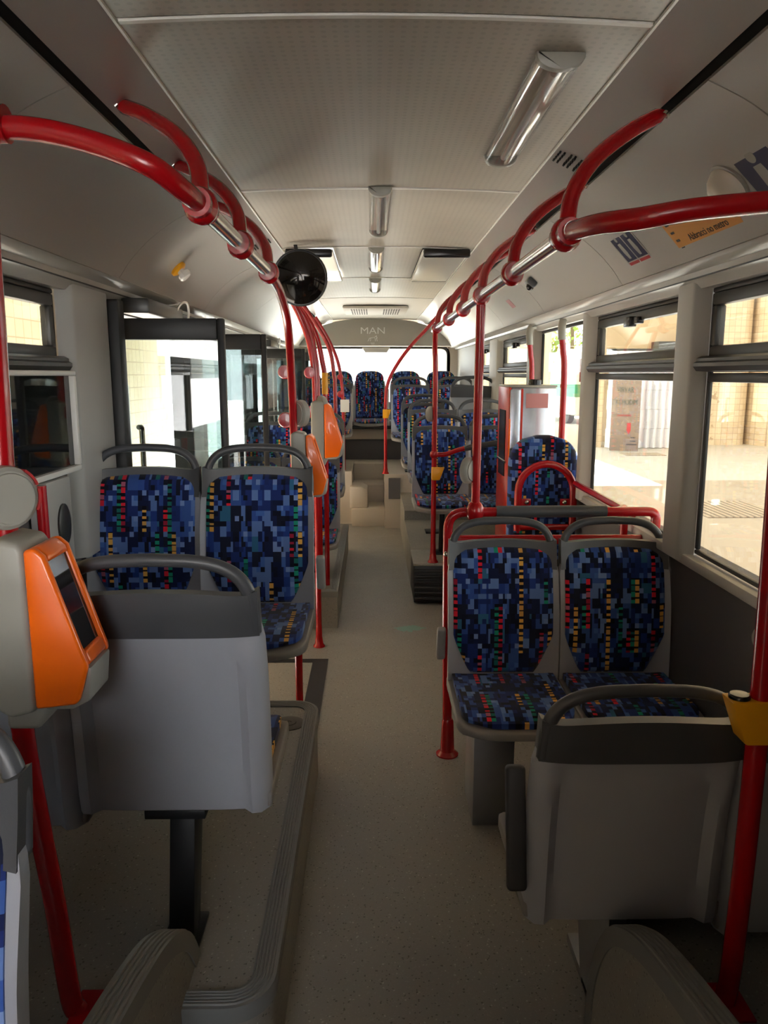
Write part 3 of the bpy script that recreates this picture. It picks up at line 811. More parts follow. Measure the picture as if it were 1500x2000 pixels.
overhead(RX, 1.985, 1.72, 5.55, [1.78,2.45,3.13,3.75,4.45,5.25], [(1.78,1.98),(2.45,2.68),(3.13,3.46),(3.75,4.1),(4.45,4.85),(5.25,5.7)], 'polished overhead rail with red clamps and hangers above the garage-side seats', 1)
overhead(LX, 2.018, 1.62, 2.75, [1.66,2.14,2.70], [(1.66,2.04),(2.14,2.58),(2.70,3.15)], 'short polished overhead rail with red clamps running to the round mirror', -1)

def pole(name, label, pts, r, base=True, extra=None, group=None, n=5, cat='grab pole', spl=True):
    p0 = Vector(pts[0])
    t = thing(name, label, cat, p0, 0, group)
    q = [Vector(p)-p0 for p in pts]
    q = spline(q, n) if spl else q
    MB().tube(q, r, 16).obj('tube', M['red'], t)
    if base:
        MB().lathe([(.001,0),(r*2.1,0),(r*2.1,.006),(r*1.5,.02),(r*1.18,.07),(r*1.02,.14),(r*.9,.15)],20).obj('base_flange', M['red'], t)
    return t
def stop_button(parent, loc, rz, housing='red', r=.045, face='lgrey'):
    o = MB().lathe([(.001,-.018),(r,-.018),(r*1.02,-.006),(r*.98,.006),(r*.86,.012),(.001,.012)],24).obj('button_housing', M[housing], parent)
    o.location = loc; o.rotation_euler = (PI/2,0,rz)
    f = MB().lathe([(.001,.0125),(r*.8,.0125),(r*.78,.017),(.001,.019)],24).obj('button_face', M[face], o)
    return o
def yellow_button(parent, loc, rz):
    b = MB(); b.prism([(-.024,-.05),(.024,-.05),(.03,-.045),(.062,.045),(-.03,.045),(-.03,-.045)],'y',-.028,.028)
    o = b.obj('yellow_button', M['yellow'], parent, bevel=.006); o.location = loc; o.rotation_euler = (0,0,rz)
    f = MB().lathe([(.001,.045),(.022,.045),(.022,.05),(.019,.054),(.001,.055)],20,Matrix.Translation((.036,0,.0))).obj('push_cap', M['black'], o)
    return o

# near poles with T-joints and their curved arms to the rails
t = pole('grab_pole', 'red pole behind the near orange validator, bent at its foot', [(-.690,1.5,.28),(-.705,1.5,.32),(-.722,1.5,.55),(-.742,1.5,.75),(-.758,1.5,.95),(-.758,1.5,1.2),(-.755,1.5,1.41),(-.748,1.5,1.7),(-.74,1.5,2.12),(-.74,1.5,2.24)], .0225, False)
o = MB().box((-.012,-.055,0),(.075,.055,.008)).obj('foot_plate', M['red'], t, bevel=.003)
MB().lathe([(.03,-.05),(.033,-.05),(.033,.05),(.03,.05)],18,Matrix.Translation((-.05,0,1.845))@Matrix.Rotation(PI/2,4,'Y')).obj('joint', M['red'], t)
p = spline([(-.04,0,1.842),(.06,0,1.835),(.16,0,1.812),(.255,0,1.775),(.30,.06,1.745),(.312,.15,1.738)],6)
MB().tube(p, .021, 16).obj('curved_arm', M['red'], t)
stop_button(t, (-.045,-.03,1.165), .9, 'lgrey', .062)
ar = MB()
for a0,a1 in ((20,55),(-28,12)):
    ar.sweep([(-.004,-.01),(.001,-.01),(.001,.01),(-.004,.01)], [(.0635*math.cos(math.radians(a0+(a1-a0)*k_/8)),.0635*math.sin(math.radians(a0+(a1-a0)*k_/8)),0) for k_ in range(9)], (0,0,1))
o2 = ar.obj('red_tape', M['sticker_red'], t); o2.location = (-.045,-.03,1.165); o2.rotation_euler = (PI/2,0,.9)
t = pole('grab_pole', 'red pole with the nearest yellow stop button, bent at its foot', [(.758,1.5,.28),(.768,1.5,.36),(.775,1.5,.6),(.778,1.5,.8),(.780,1.5,1.04),(.778,1.5,1.3),(.772,1.5,1.7),(.772,1.5,2.05),(.772,1.5,2.25)], .0225, False)
MB().box((-.06,-.055,0),(.05,.055,.008)).obj('foot_plate', M['red'], t, bevel=.003)
p = spline([(.015,0,1.722),(-.06,0,1.715),(-.19,.0,1.702),(-.28,.02,1.690),(-.335,.10,1.695),(-.358,.24,1.705)],6)
MB().tube(p, .021, 16).obj('curved_arm', M['red'], t)
MB().lathe([(.03,-.05),(.033,-.05),(.033,.05),(.03,.05)],18,Matrix.Translation((.014,0,1.722))@Matrix.Rotation(PI/2,4,'Y')).obj('joint', M['red'], t)
yb_ = yellow_button(t, (.012,0,.69), PI)

# pole A with first validator
A = pole('grab_pole', 'red pole curving down from the end of the short rail behind the aisle seat', [(-.38,3.43,.0),(-.38,3.425,.5),(-.38,3.42,1.0),(-.38,3.41,1.4),(-.38,3.375,1.62),(-.38,3.30,1.83),(-.38,3.18,1.93),(-.38,2.98,1.99),(-.38,2.75,2.015)], .0175)
stop_button(A, (-.035,-.005,1.69), 0, 'red', .031, 'red'); stop_button(A, (-.035,-.005,1.48), 0, 'red', .035, 'red'); stop_button(A, (.026,-.012,1.51), -.9, 'lgrey', .058, 'lgrey')
stop_button(A, (-.05,.0,.43), 0, 'red', .04, 'red')
Bp = pole('grab_pole', 'red pole carrying the second orange validator at the far side of the middle doorway', [(-.37,4.60,.0),(-.37,4.60,.8),(-.37,4.60,1.55),(-.385,4.60,1.78),(-.43,4.58,1.96),(-.52,4.56,2.14),(-.655,4.53,2.30)], .0175)
stop_button(Bp, (-.03,-.005,1.69), 0, 'red', .035, 'red'); stop_button(Bp, (-.03,-.005,1.46), 0, 'red', .035, 'red'); stop_button(Bp, (.03,-.012,1.50), -.9, 'lgrey', .055, 'lgrey')
pole('grab_pole', 'thin red pole just behind the one with the second validator', [(-.385,5.05,.25),(-.385,5.05,1.5),(-.40,5.05,1.8),(-.46,5.03,2.03),(-.655,5.0,2.30)], .0155, False)
D_ = pole('grab_pole', 'red pole with a yellow band near the door-side seats', [(-.345,5.13,.25),(-.345,5.13,1.5),(-.36,5.13,1.76),(-.43,5.12,2.0),(-.655,5.10,2.30)], .0165, False)
MB().tube([(0,0,1.30),(0,0,1.44)], .0205, 14).obj('yellow_band', M['yellow'], D_)
pole('grab_pole', 'red pole before the rear doorway', [(-.375,7.15,.25),(-.375,7.15,1.45),(-.385,7.15,1.68),(-.44,7.13,1.95),(-.655,7.1,2.30)], .0185, False)
Fp = pole('grab_pole', 'farthest red door pole with a sheet of paper on it', [(-.36,8.75,.60),(-.365,8.75,1.3),(-.375,8.75,1.55),(-.42,8.74,1.82),(-.52,8.72,2.06),(-.66,8.7,2.30)], .0185, False)
MB().box((-.035,-.024,.66),(.065,-.021,.80)).obj('paper_sheet', M['paper'], Fp)
stop_button(Fp, (-.035,0,1.05), 0, 'red', .035, 'red'); stop_button(Fp, (-.03,0,.86), 0, 'red', .04, 'red')
# right-hand poles
P3 = pole('grab_pole', 'red pole rising from the U-rail to the overhead rail, grey button near its foot', [(.40,3.18,1.12),(.40,3.17,1.4),(.40,3.15,1.75),(.40,3.135,1.965)], .0185, False)
MB().sphere((0,0,-.01), .038, .036, .05).obj('bulb_joint', M['red'], P3)
stop_button(P3, (-.026,.0,.165), .95, 'lgrey', .055, 'lgrey')
P4 = pole('grab_pole', 'red pole on the louvred step box with a yellow button', [(.412,5.53,.31),(.412,5.53,1.0),(.412,5.50,1.7),(.405,5.48,1.85),(.40,5.40,1.975)], .0185)
yellow_button(P4, (.012,-.005,.665), 0); stop_button(P4, (-.022,.0,1.09), .95, 'lgrey', .055, 'lgrey')
b = MB().tube(spline([(.0,0,.80),(.08,.0,.80),(.16,.02,.825),(.24,.03,.845)],5), .0175, 12); b.sphere((0,0,.80),.032)
o = b.obj('side_bar', M['red'], P4)
MB().tube([(.22,.028,.84),(.60,.06,.90)], .021, 12).obj('grey_sleeve', M['cap'], P4)
P5 = pole('grab_pole', 'red pole by the rear steps sweeping up to the cove, small yellow button', [(.108,8.42,.60),(.108,8.42,1.0),(.108,8.42,1.33),(.13,8.42,1.57),(.225,8.42,1.77),(.36,8.42,1.955),(.55,8.42,2.16),(.67,8.42,2.30)], .0185)
yellow_button(P5, (0,0,.66), 0)
# two poles at the tall window, with grey elbows
for (x, y, l) in ((1.065,5.42,'red pole with grey elbow top rising behind the ticket machine'),(1.095,4.62,'red pole with grey elbow top before the tall window, beside the ticket machine')):
    t = thing('window_pole', l, 'grab pole', (x,y,.0), 0)
    MB().tube(spline([(-.02,0,.02),(-.005,0,.6),(.01,0,1.2),(.012,0,1.68),(.0,0,1.82),(-.01,0,1.90)],5), .0185, 14).obj('tube', M['red'], t)
    MB().tube([(.012,0,1.60),(.012,0,1.62)], .0205, 14).obj('collar', M['red'], t)
    MB().tube(spline([(-.008,0,1.88),(-.012,0,1.96),(.0,0,2.0),(.03,0,2.01)],4), .023, 14).obj('elbow', M['lgrey'], t)
    MB().lathe([(.001,0),(.04,0),(.04,.006),(.022,.04),(.001,.04)],16).obj('base_flange', M['red'], t).location = (-.02,0,0)

# U-shaped rail behind the facing pair
t = thing('guard_rail', 'red U-shaped seat-back rail with grey foam sleeve behind the facing pair', 'handrail', (.30,3.2,0))
main = fillet([(.0,0,0),(-.01,0,.6),(-.012,0,1.105),(.80,0,1.105),(.875,0,1.105),(.875,0,.985),(.0,0,.985)], .075, 7)
MB().tube(main, .0205, 14).obj('tube', M['red'], t)
MB().tube([(.192,0,1.106),(.66,0,1.107)], .0255, 16).obj('foam_sleeve', M['cap'], t)
MB().lathe([(.001,0),(.05,0),(.05,.006),(.032,.02),(.026,.16),(.0215,.17)],20).obj('base_flange', M['red'], t)
MB().tube(fillet([(.70,0,1.105),(.74,.05,1.105),(.78,.12,1.105),(.78,.12,.95)],.04,5), .017, 12).obj('branch', M['red'], t)
MB().tube([(.875,0,1.0),(.875,0,.35)], .0185, 12).obj('rear_upright', M['red'], t)
MB().sphere((-.02,-.03,.93), .012).obj('screw', M['chrome'], t)
# rail along the window ledge
t = thing('window_rail', 'dark red rail along the ledge of the second garage-side window', 'handrail', (1.06,3.28,1.10))
MB().tube([(0,0,0),(0,.80,0)], .0165, 12).obj('tube', M['red'], t)
for y in (.02,.78): MB().tube([(0,y,0),(.06,y,-.03)], .014, 10).obj('bracket', M['red'], t)

# wheelchair backrest with red arch
t = thing('wheelchair_backrest', 'round-topped mosaic backrest with red tubular arch by the ticket machine', 'backrest', (.95,4.35,0))
n = 24; F=[]; Bk=[]; U=[]
for i in range(31):
    z = .62+.716*i/30; dz = 1.336-z; hw = .197
    if dz < .16: hw = .197-.16+math.sqrt(max(0,.16**2-(.16-dz)**2))
    fr=[]; br=[]; ur=[]
    for j in range(n+1):
        tt = -1+2*j/n; x = tt*max(.02,hw); e = (1-abs(tt)**10)*min(1,dz/.02)
        fr.append((x,.02-.035*e,z)); br.append((x,.075,z)); ur.append((x,z))
    F.append(fr); Bk.append(br); U.append(ur)
MB().slab(F,Bk,U).obj('pad', M['fabric'], t, smooth=60)
MB().box((-.19,.075,.55),(.19,.095,1.26)).obj('back_plate', M['cap'], t, bevel=.02)
arch = [(-.157,-.055,.80),(-.157,-.055,1.01)] + [(-.157*math.cos(PI*k_/14), -.055, 1.025+.157*math.sin(PI*k_/14)) for k_ in range(15)] + [(.157,-.055,1.01),(.157,-.055,.80)]
MB().tube(arch, .0215, 14).obj('arch', M['red'], t)
MB().tube([(-.157,-.055,.82),(.157,-.055,.82)], .018, 12).obj('cross_bar', M['red'], t)
MB().tube([(-.175,.06,0),(-.175,.06,.8)], .02, 12).tube([(.175,.06,0),(.175,.06,.8)], .02, 12).obj('support', M['red'], t)
for sx in (-1,1):
    b = MB(); b.box((sx*.113-.03,-.062,.945),(sx*.113+.03,-.045,.985)); o = b.obj('bracket', M['red'], t, bevel=.004)
    MB().sphere((sx*.108,-.064,.965), .013, .008, .013).obj('bolt', M['chrome'], o)

# ticket machine
t = thing('ticket_machine', 'tall silver and red ticket machine standing behind the wheelchair backrest', 'ticket machine', (.985,5.10,0))
MB().box((-.14,-.20,.55),(.15,.22,1.60)).obj('body', M['machine_silver'], t, bevel=.012)
MB().box((-.152,-.20,.55),(-.138,.22,1.60)).obj('side_panel', M['machine_red'], t, bevel=.004)
MB().box((-.146,-.212,.55),(-.075,-.198,1.585)).obj('front_strip', M['machine_silver'], t, bevel=.004)
MB().box((-.078,-.216,.55),(-.066,-.2,1.59)).obj('red_edge', M['machine_red'], t)
MB().box((-.15,-.214,.55),(-.142,-.2,1.4)).obj('orange_edge', M['orange'], t)
MB().box((-.15,-.205,1.598),(.152,.22,1.612)).obj('lid', M['lgrey'], t, bevel=.004)
MB().box((-.045,-.205,1.47),(.095,-.2005,1.56)).obj('label', M['pink'], t)
MB().lathe([(.001,0),(.04,0),(.04,.03),(.034,.036),(.001,.036)],20).obj('top_knob', M['black'], t).location = (.03,-.1,1.612)
MB().box((-.158,-.1,1.02),(-.152,.12,1.45)).obj('dark_window', M['black'], t)
MB().tube([(-.16,-.16,1.12),(-.16,.14,1.12)], .008, 8).obj('handle', M['chrome'], t)
MB().box((-.10,-.14,0),(.12,.16,.55)).obj('pedestal', M['frame'], t, bevel=.008)

# ------------------------------------------------------------------ validators
def validator(x, y, z, sc, label, rz=0):
    t = thing('ticket_validator', label, 'ticket validator', (x,y,z), rz); 
    b = MB(); b.prism([(-.03,-.18),(.0,-.20),(.055,-.185),(.055,.170),(.045,.188),(.0,.196),(-.03,.185)],'y',-.072,.072)
    b.prism([(-.02,-.235),(.05,-.235),(.085,-.175),(-.02,-.175)],'y',-.05,.05)
    b.obj('housing', M['lgrey'], t, bevel=.012, bsegs=3)
    b = MB()
    # orange cover as a frame round the screen: two cheeks, top and bottom bars, solid core behind
    core = [(.056,.170),(.080,.165),(.150,-.080),(.158,-.105),(.150,-.160),(.056,-.172)]
    b.prism([(.056,.172),(.078,.178),(.098,.160),(.172,-.075),(.172,-.085),(.150,-.160),(.140,-.168),(.056,-.178)],'y',-.072,-.052)
    b.prism([(.056,.172),(.078,.178),(.098,.160),(.172,-.075),(.172,-.085),(.150,-.160),(.140,-.168),(.056,-.178)],'y',.052,.072)
    b.prism([(.056,.172),(.078,.178),(.098,.160),(.1024,.145),(.06,.135)],'y',-.052,.052)
    b.prism([(.06,-.072),(.163,-.052),(.172,-.075),(.172,-.085),(.06,-.10)],'y',-.052,.052)
    b.obj('cover', M['orange'], t, bevel=.007, bsegs=3)
    MB().prism([(.07,.146),(.094,.146),(.156,-.058),(.07,-.065)],'y',-.053,.053).obj('screen', M['screen'], t)
    b = MB(); b.prism([(.07,-.09),(.176,-.088),(.168,-.165),(.13,-.185),(.07,-.185)],'y',-.056,.066); b.obj('ticket_slot', M['lgrey'], t, bevel=.006)
    t.scale = (sc,sc,sc)
    return t
validator(-.735,1.47,1.20,.90,'large orange and grey ticket validator in front of the single-legged seat')
validator(-.365,3.40,1.285,.76,'orange validator rising behind the aisle seat with the dark hoop')
validator(-.365,4.58,1.352,.90,'second orange validator, farther along the aisle on its own pole')

# ------------------------------------------------------------------ wall and ceiling fittings
t = thing('display_frame', 'white-framed dark glass panel on the window beside the broad pillar', 'display', (-1.135,2.20,1.355))
b = MB(); L, H = .63, .32
b.box((0,-.02,-.02),(.035,L,.0)); b.box((0,-.02,H),(.035,L,H+.018)); b.box((0,L-.022,0),(.035,L,H)); b.box((0,-.02,0),(.035,.0,H))
b.obj('frame', M['white'], t, bevel=.004)
MB().box((.008,0,0),(.016,L-.022,H)).obj('dark_glass', mat('dark_reflective_glass', (14,16,18), .03, spec=.9), t)
MB().box((0,0,0),(.008,L-.022,H)).obj('back_plate', M['frame'], t)
MB().box((-.04,.1,.1),(0,.2,.2)).box((-.04,.45,.1),(0,.55,.2)).obj('bracket', M['frame'], t)
t = thing('wall_pole', 'short red upright tube on the door-side wall under the framed display', 'grab pole', (-1.09,2.44,.28))
MB().tube([(0,0,0),(0,0,1.05)], .0175, 12).obj('tube', M['red'], t)
MB().lathe([(.001,0),(.035,0),(.035,.006),(.02,.03),(.001,.03)],16).obj('base_flange', M['red'], t)
# mirror
t = thing('convex_mirror', 'round black mirror hanging at the end of the short overhead rail', 'mirror', (-.418,4.28,2.188)); t.scale = (1.06,1,1.06)
rot = Matrix.Rotation(math.radians(97),4,'X')
MB().lathe([(.001,.045),(.03,.044),(.06,.039),(.09,.030),(.115,.018),(.131,.004)],40,rot).obj('mirror_face', M['mirror'], t, smooth=60)
MB().lathe([(.128,.006),(.138,.008),(.140,-.004),(.132,-.016),(.06,-.03),(.001,-.034)],40,rot).obj('rim', M['black'], t, smooth=60)
MB().tube(spline([(0,.03,.0),(0,.07,.06),(-.02,.09,.13),(-.03,.09,.178)],5), .010, 10).obj('bracket', M['black'], t)

def lamp(x, y0, y1, w, label):
    t = thing('ceiling_lamp', label, 'ceiling lamp', (x,(y0+y1)/2,cz(x)), 0, None)
    L = (y1-y0)/2; n = 12
    def half(w_, d): return [(w_*math.cos(PI*k_/n), -d*math.sin(PI*k_/n)**.8) for k_ in range(n+1)]
    ou = half(w, .034); inn = half(w*.94, .030)
    MB().prism(ou+inn[::-1],'y',-L,L).obj('lens', M['lens'], t, smooth=60)
    MB().box((-w*.9,-L+.01,-.006),(w*.9,L-.01,0)).obj('reflector', M['ivory'], t)
    MB().tube([(0,-L+.05,-.02),(0,L-.05,-.02)], .010, 10).obj('tube', M['white'], t)
    for sy in (-1,1): MB().prism(half(w*1.03,.037)+[(-w*1.03,.0)],'y',sy*(L+.006)-.012,sy*(L+.006)+.012).obj('end_cap', M['lgrey'], t, bevel=.004)
    return t
lamp(.385,1.84,2.63,.053,'nearest long clear ceiling lamp, off the centre line above the overhead hangers')
lamp(0,3.10,3.97,.045,'ceiling lamp on the centre line ahead of the two roof hatches')
lamp(-.008,4.50,5.33,.045,'ceiling lamp between the two roof hatches')
lamp(-.01,5.92,6.62,.045,'farthest ceiling lamp before the rear grille')
# roof hatches
for sx, l, mt in ((1,'grey roof hatch panel above the garage-side rail','cove'),(-1,'bright white roof hatch beside the round mirror','acrylic')):
    t = thing('roof_hatch', l, 'roof hatch', (sx*.384,5.2,2.364))
    MB().box((-.128,-.72,-.012),(.128,.66,-.002)).obj('panel', M[mt], t, bevel=.004)
    b = MB()
    b.box((-.134,-.735,-.016),(-.126,.675,.0)); b.box((.126,-.735,-.016),(.134,.675,.0)); b.box((-.126,.662,-.016),(.126,.675,0)); b.obj('rim', M['white'], t)
    MB().box((-.13,-.765,-.045),(.13,-.735,.0)).obj('front_bar', M['black'], t, bevel=.01)
# speaker perforations in the satin strips
for (sx, y, l) in ((1,2.58,'small group of speaker slots above the nearest hanger'),(-1,4.15,'small group of speaker slots next to the round mirror')):
    t = thing('speaker_slots', l, 'vent', (sx*.60,y,2.347))
    b = MB()
    for g_ in range(3):
        for i in range(2):
            for j in range(4): b.box((-.05+g_*.036+i*.014,-.05+j*.028,-.012),(-.044+g_*.036+i*.014,-.036+j*.028,.006))
    o = b.obj('slots', M['dark'], t); o.rotation_euler = (0, sx*.44, 0)
# things on the coves: normal at a cove point
def cove_frame(sx, x):
    pts = [(.682,2.292),(.78,2.246),(.875,2.178),(.945,2.108),(.995,2.040)]
    P = spline([(a,0,c) for a,c in pts], 5)
    i = min(range(len(P)), key=lambda q: abs(P[q].x-x))
    a, c = P[max(0,i-1)], P[min(len(P)-1,i+1)]; d = (c-a).normalized()
    nrm = Vector((-abs(d.z),0,-abs(d.x)))
    return Vector((sx*P[i].x,0,P[i].z)), Vector((sx*nrm.x,0,nrm.z)), Vector((sx*d.x,0,d.z))
def on_cove(o, sx, x, y, off=.0):
    p, nrm, d = cove_frame(sx, x)
    zax = nrm; yax = -d; xax = yax.cross(zax)
    m = Matrix((xax, yax, zax)).transposed().to_4x4(); m.translation = p + nrm*off + Vector((0,y,0))
    o.matrix_world = m
    return o
# yellow and white door release knob
t = thing('release_knob', 'white and yellow emergency release knob on the door-side cove', 'knob')
MB().lathe([(.001,0),(.038,0),(.038,.012),(.030,.018),(.001,.018)],24).obj('yellow_plate', M['yellow'], t)
MB().lathe([(.001,.018),(.016,.018),(.016,.03),(.028,.034),(.030,.05),(.024,.058),(.001,.06)],8).obj('knob', M['white'], t)
on_cove(t, -1, .905, 3.60)
# camera, lamp dome, small label on the other cove
t = thing('dome_camera', 'small grey dome camera under the overhead rail', 'camera')
b = MB(); b.prism([(-.04,-.03),(.05,-.03),(.05,.03),(-.04,.03)],'z',0,.035); b.obj('housing', M['cap'], t, bevel=.012, bsegs=3)
MB().sphere((0,-.01,.035), .022).obj('dome', M['black'], t); on_cove(t, 1, .86, 4.40)
t = thing('warning_lamp', 'small round ivory lamp on the cove above the amber notice', 'lamp')
MB().lathe([(.055,0),(.055,.012),(.046,.034),(.03,.05),(.001,.056)],28).obj('dome', M['ivory'], t)
MB().lathe([(.001,-.004),(.062,-.004),(.062,.006),(.055,.008),(.001,.008)],28).obj('base_ring', M['lgrey'], t); on_cove(t, 1, .885, 2.08)
t = thing('cove_label', 'small faded pink label on the cove beyond the dome camera', 'label')
MB().box((-.06,-.035,0),(.06,.035,.002)).obj('plate', M['pink'], t); on_cove(t, 1, .90, 5.35)
# stickers: plates bent to the cove are small enough to lie flat
def sticker(name, label, w, h, mt, x, y, build):
    t = thing(name, label, 'sticker')
    MB().box((-w/2,-h/2,0),(w/2,h/2,.0015)).obj('sheet', M[mt], t)
    build(t); on_cove(t, 1, x, y, .001); return t
def pict(t):
    for cx in (-.056,.056):
        b = MB(); b.box((cx-.05,-.045,.0015),(cx+.05,.085,.0022)); o = b.obj('blue_field', M['sticker_blue'], t)
        b = MB(); b.lathe([(.001,.0022),(.011,.0022),(.011,.0028),(.001,.0028)],12,Matrix.Translation((cx,.055,0)))
        b.prism([(cx-.014,.036),(cx+.014,.036),(cx+.018,-.005),(cx+.010,-.035),(cx-.010,-.035),(cx-.018,-.005)],'z',.0022,.0028); b.obj('pictogram', M['lgrey'], o)
        MB().box((cx-.05,-.085,.0015),(cx+.05,-.05,.0022)).obj('red_field', M['sticker_red'], t)
sticker('pictogram_sticker', 'navy and red pictogram sticker left of the amber notice', .235, .18, 'lgrey', .925, 2.94, pict)
def notice(t):
    for (yy, s_, body) in ((.03,.036,'1277 A.L'),(-.032,.034,'Abbracci no metro')):
        me = text_mesh(body, s_, .0004); me.materials.append(M['ink']); o = link('lettering', me, t); o.location = (.02,yy,.002)
    b = MB()
    for k_ in range(5): b.box((-.20,-.06+.03*k_,.0015),(-.175,-.052+.03*k_,.002))
    b.box((-.20,-.08,.0015),(-.17,-.068,.002)); b.obj('scale_marks', M['ink'], t)
sticker('notice_sticker', 'amber paper notice with black writing on the cove', .44, .18, 'sticker_orange', .93, 2.37, notice)
def big_pict(t):
    for cx in (-.085,.085):
        o = MB().box((cx-.078,-.12,.0015),(cx+.078,.12,.0022)).obj('blue_field', M['sticker_blue'], t, bevel=.0)
        b = MB(); b.lathe([(.001,.0022),(.018,.0022),(.018,.003),(.001,.003)],16,Matrix.Translation((cx,.055,0)))
        b.prism([(cx-.018,.03),(cx+.018,.03),(cx+.026,-.06),(cx+.012,-.09),(cx-.012,-.09),(cx-.026,-.06)],'z',.0022,.003); b.obj('pictogram', M['lgrey'], o)
sticker('pictogram_sticker', 'large navy pictogram sticker beside the ivory lamp, cut by the photo edge', .34, .25, 'lgrey', .90, 1.84, big_pict)
# round knob and speaker on side wall
MB().lathe([(.001,0),(.032,0),(.032,.01),(.024,.016),(.001,.018)],20).obj('wall_knob', M['lgrey'])
o = bpy.data.objects['wall_knob']; o.location = (1.13,2.18,.90); o.rotation_euler = (0,-PI/2,0); tag(o, 'small round grey knob on the dark wall below the nearest window', 'knob')
b = MB().lathe([(.001,0),(.055,0),(.055,.006),(.048,.010),(.001,.012)],28); o = b.obj('wall_speaker', M['frame']); o.location = (-1.095,2.61,1.17); o.rotation_euler = (0,PI/2,0); o.scale = (1.35,.9,1); tag(o, 'oval dark speaker on the pale panel below the display', 'speaker')

# ------------------------------------------------------------------ outside
G = -.32
b = MB().box((-14,-14,G-.1),(2.9,60,G)); struct(b.obj('ground', M['yard']), 'concrete yard paled for sunlight around the bus', 'ground')
b = MB().box((2.9,-14,G-.1),(45,14.5,G)); struct(b.obj('ground', M['ground']), 'worn brownish concrete under the added roof', 'ground')
b = MB().box((2.9,14.5,G-.1),(45,60,G)); struct(b.obj('ground', M['yard']), 'concrete paled for sunlight before the white gate', 'ground')
b = MB().box((-3.6,-8,G),(-3.2,12.0,5.2)); struct(b.obj('wall_tiled', M['tile']), 'cream tiled depot wall beyond the doorways', 'wall')
b = MB().box((5.85,21.3,G),(6.32,21.9,4.2)); struct(b.obj('wall_tiled', M['tile']), 'cream tiled pier at the end of the corrugated gate', 'wall')
b = MB().box((6.3,23.0,G),(22,23.4,7.5)); struct(b.obj('wall_plaster', M['plaster']), 'beige plaster wall above and behind the gate', 'wall')
b = MB().box((8.1,22.2,G),(9.0,22.8,2.6)); struct(b.obj('wall_post', M['frame']), 'dark doorway post beside the corrugated gate', 'post')
prof = fillet([(9.35,23.0,0),(9.35,21.9,0),(10.75,21.9,0),(10.75,23.0,0)], .5, 8)
b = MB().prism([(p.x,p.y) for p in prof],'z',G,6); struct(b.obj('wall_tiled', M['tile']), 'rounded cream tiled pillar behind the nearest window', 'pillar')
prof = fillet([(10.8,23.0,0),(10.8,21.6,0),(16,17.5,0),(16.5,18.2,0)], .6, 8)
b = MB().prism([(p.x,p.y) for p in prof],'z',G,6); struct(b.obj('wall_tiled', M['tile']), 'long cream tiled wall running back from the rounded pillar', 'wall')
b = MB().box((9.12,21.8,G),(9.24,21.9,5)); tag(b.obj('drain_pipe', mat('blue_grey_pipe', (120,134,146), .5), bevel=.02), 'blue-grey downpipe beside the rounded tiled pillar', 'pipe')
# corrugated gate: folded sheet
prof = []; n = 17
for k_ in range(n+1):
    x = 6.34+1.66*k_/n; prof += [(x, 20.85 if k_ % 2 else 21.0), (x+.05, 20.85 if k_ % 2 else 21.0)]
back = [(x, y+.03) for x, y in prof][::-1]
g = thing('corrugated_gate', 'white corrugated folding gate across the yard behind the brown board', 'gate', (0,0,0))
b = MB()
for q in range(5):
    b.prism([(x+(.02 if q % 2 else 0), y) for x, y in prof+back],'z',G+.02+q*.52,G+.02+q*.52+.515)
b.obj('folded_sheet', M['corr'], g, smooth=20)
MB().box((6.3,21.05,2.28),(8.05,21.15,2.36)).obj('top_rail', M['frame'], g)
# sign board leaning on the gate
t = thing('sign_board', 'tall brown notice board with faded lettering leaning on the white gate', 'sign', (6.55,20.05,G), -.28)
MB().box((-.36,0,0.02),(.36,.03,1.86)).obj('board', M['board'], t)
for (z, s_, body, mt) in ((1.60,.20,'VIRVAR','board_text'),(1.28,.19,'ZACHODIM','board_text'),(.95,.09,'prossimamente','sticker_red')):
    me = text_mesh(body, s_, .004); me.materials.append(M[mt]); o = link('lettering', me, t); o.rotation_euler = (PI/2,0,0); o.location = (-.03,-.004,z); o.scale = (.62,1,1)
b = MB(); b.prism([(.05,.75),(.15,.75),(.15,.55),(.10,.45),(.05,.55)],'y',-.006,.0); b.obj('red_crest', M['sticker_red'], t)
b = MB()
for k_, (x0,x1) in enumerate(((.16,.28),(.14,.28),(.06,.32))): b.box((x0,-.004,.36-.09*k_),(x1,0,.38-.09*k_))
b.obj('printed_lines', M['ink'], t)
# drains
for (x0,y0,x1,y1,l) in ((4.7,10.6,5.9,12.0,'long slotted drain grate in the yard seen through the nearest window'),(6.3,19.0,7.3,19.6,'far slotted drain grate in front of the white gate')):
    t = thing('drain_grate', l, 'drain', (x0,y0,G))
    MB().box((0,0,.0),(x1-x0,y1-y0,.006)).obj('pit', mat('grate_pit', (120,104,88), .8), t)
    b = MB(); m_ = 12
    for k_ in range(m_): b.box((k_*(x1-x0)/m_,0,.006),(k_*(x1-x0)/m_+.05,y1-y0,.02))
    b.obj('bars', mat('grate_bars', (186,172,152), .6), t)
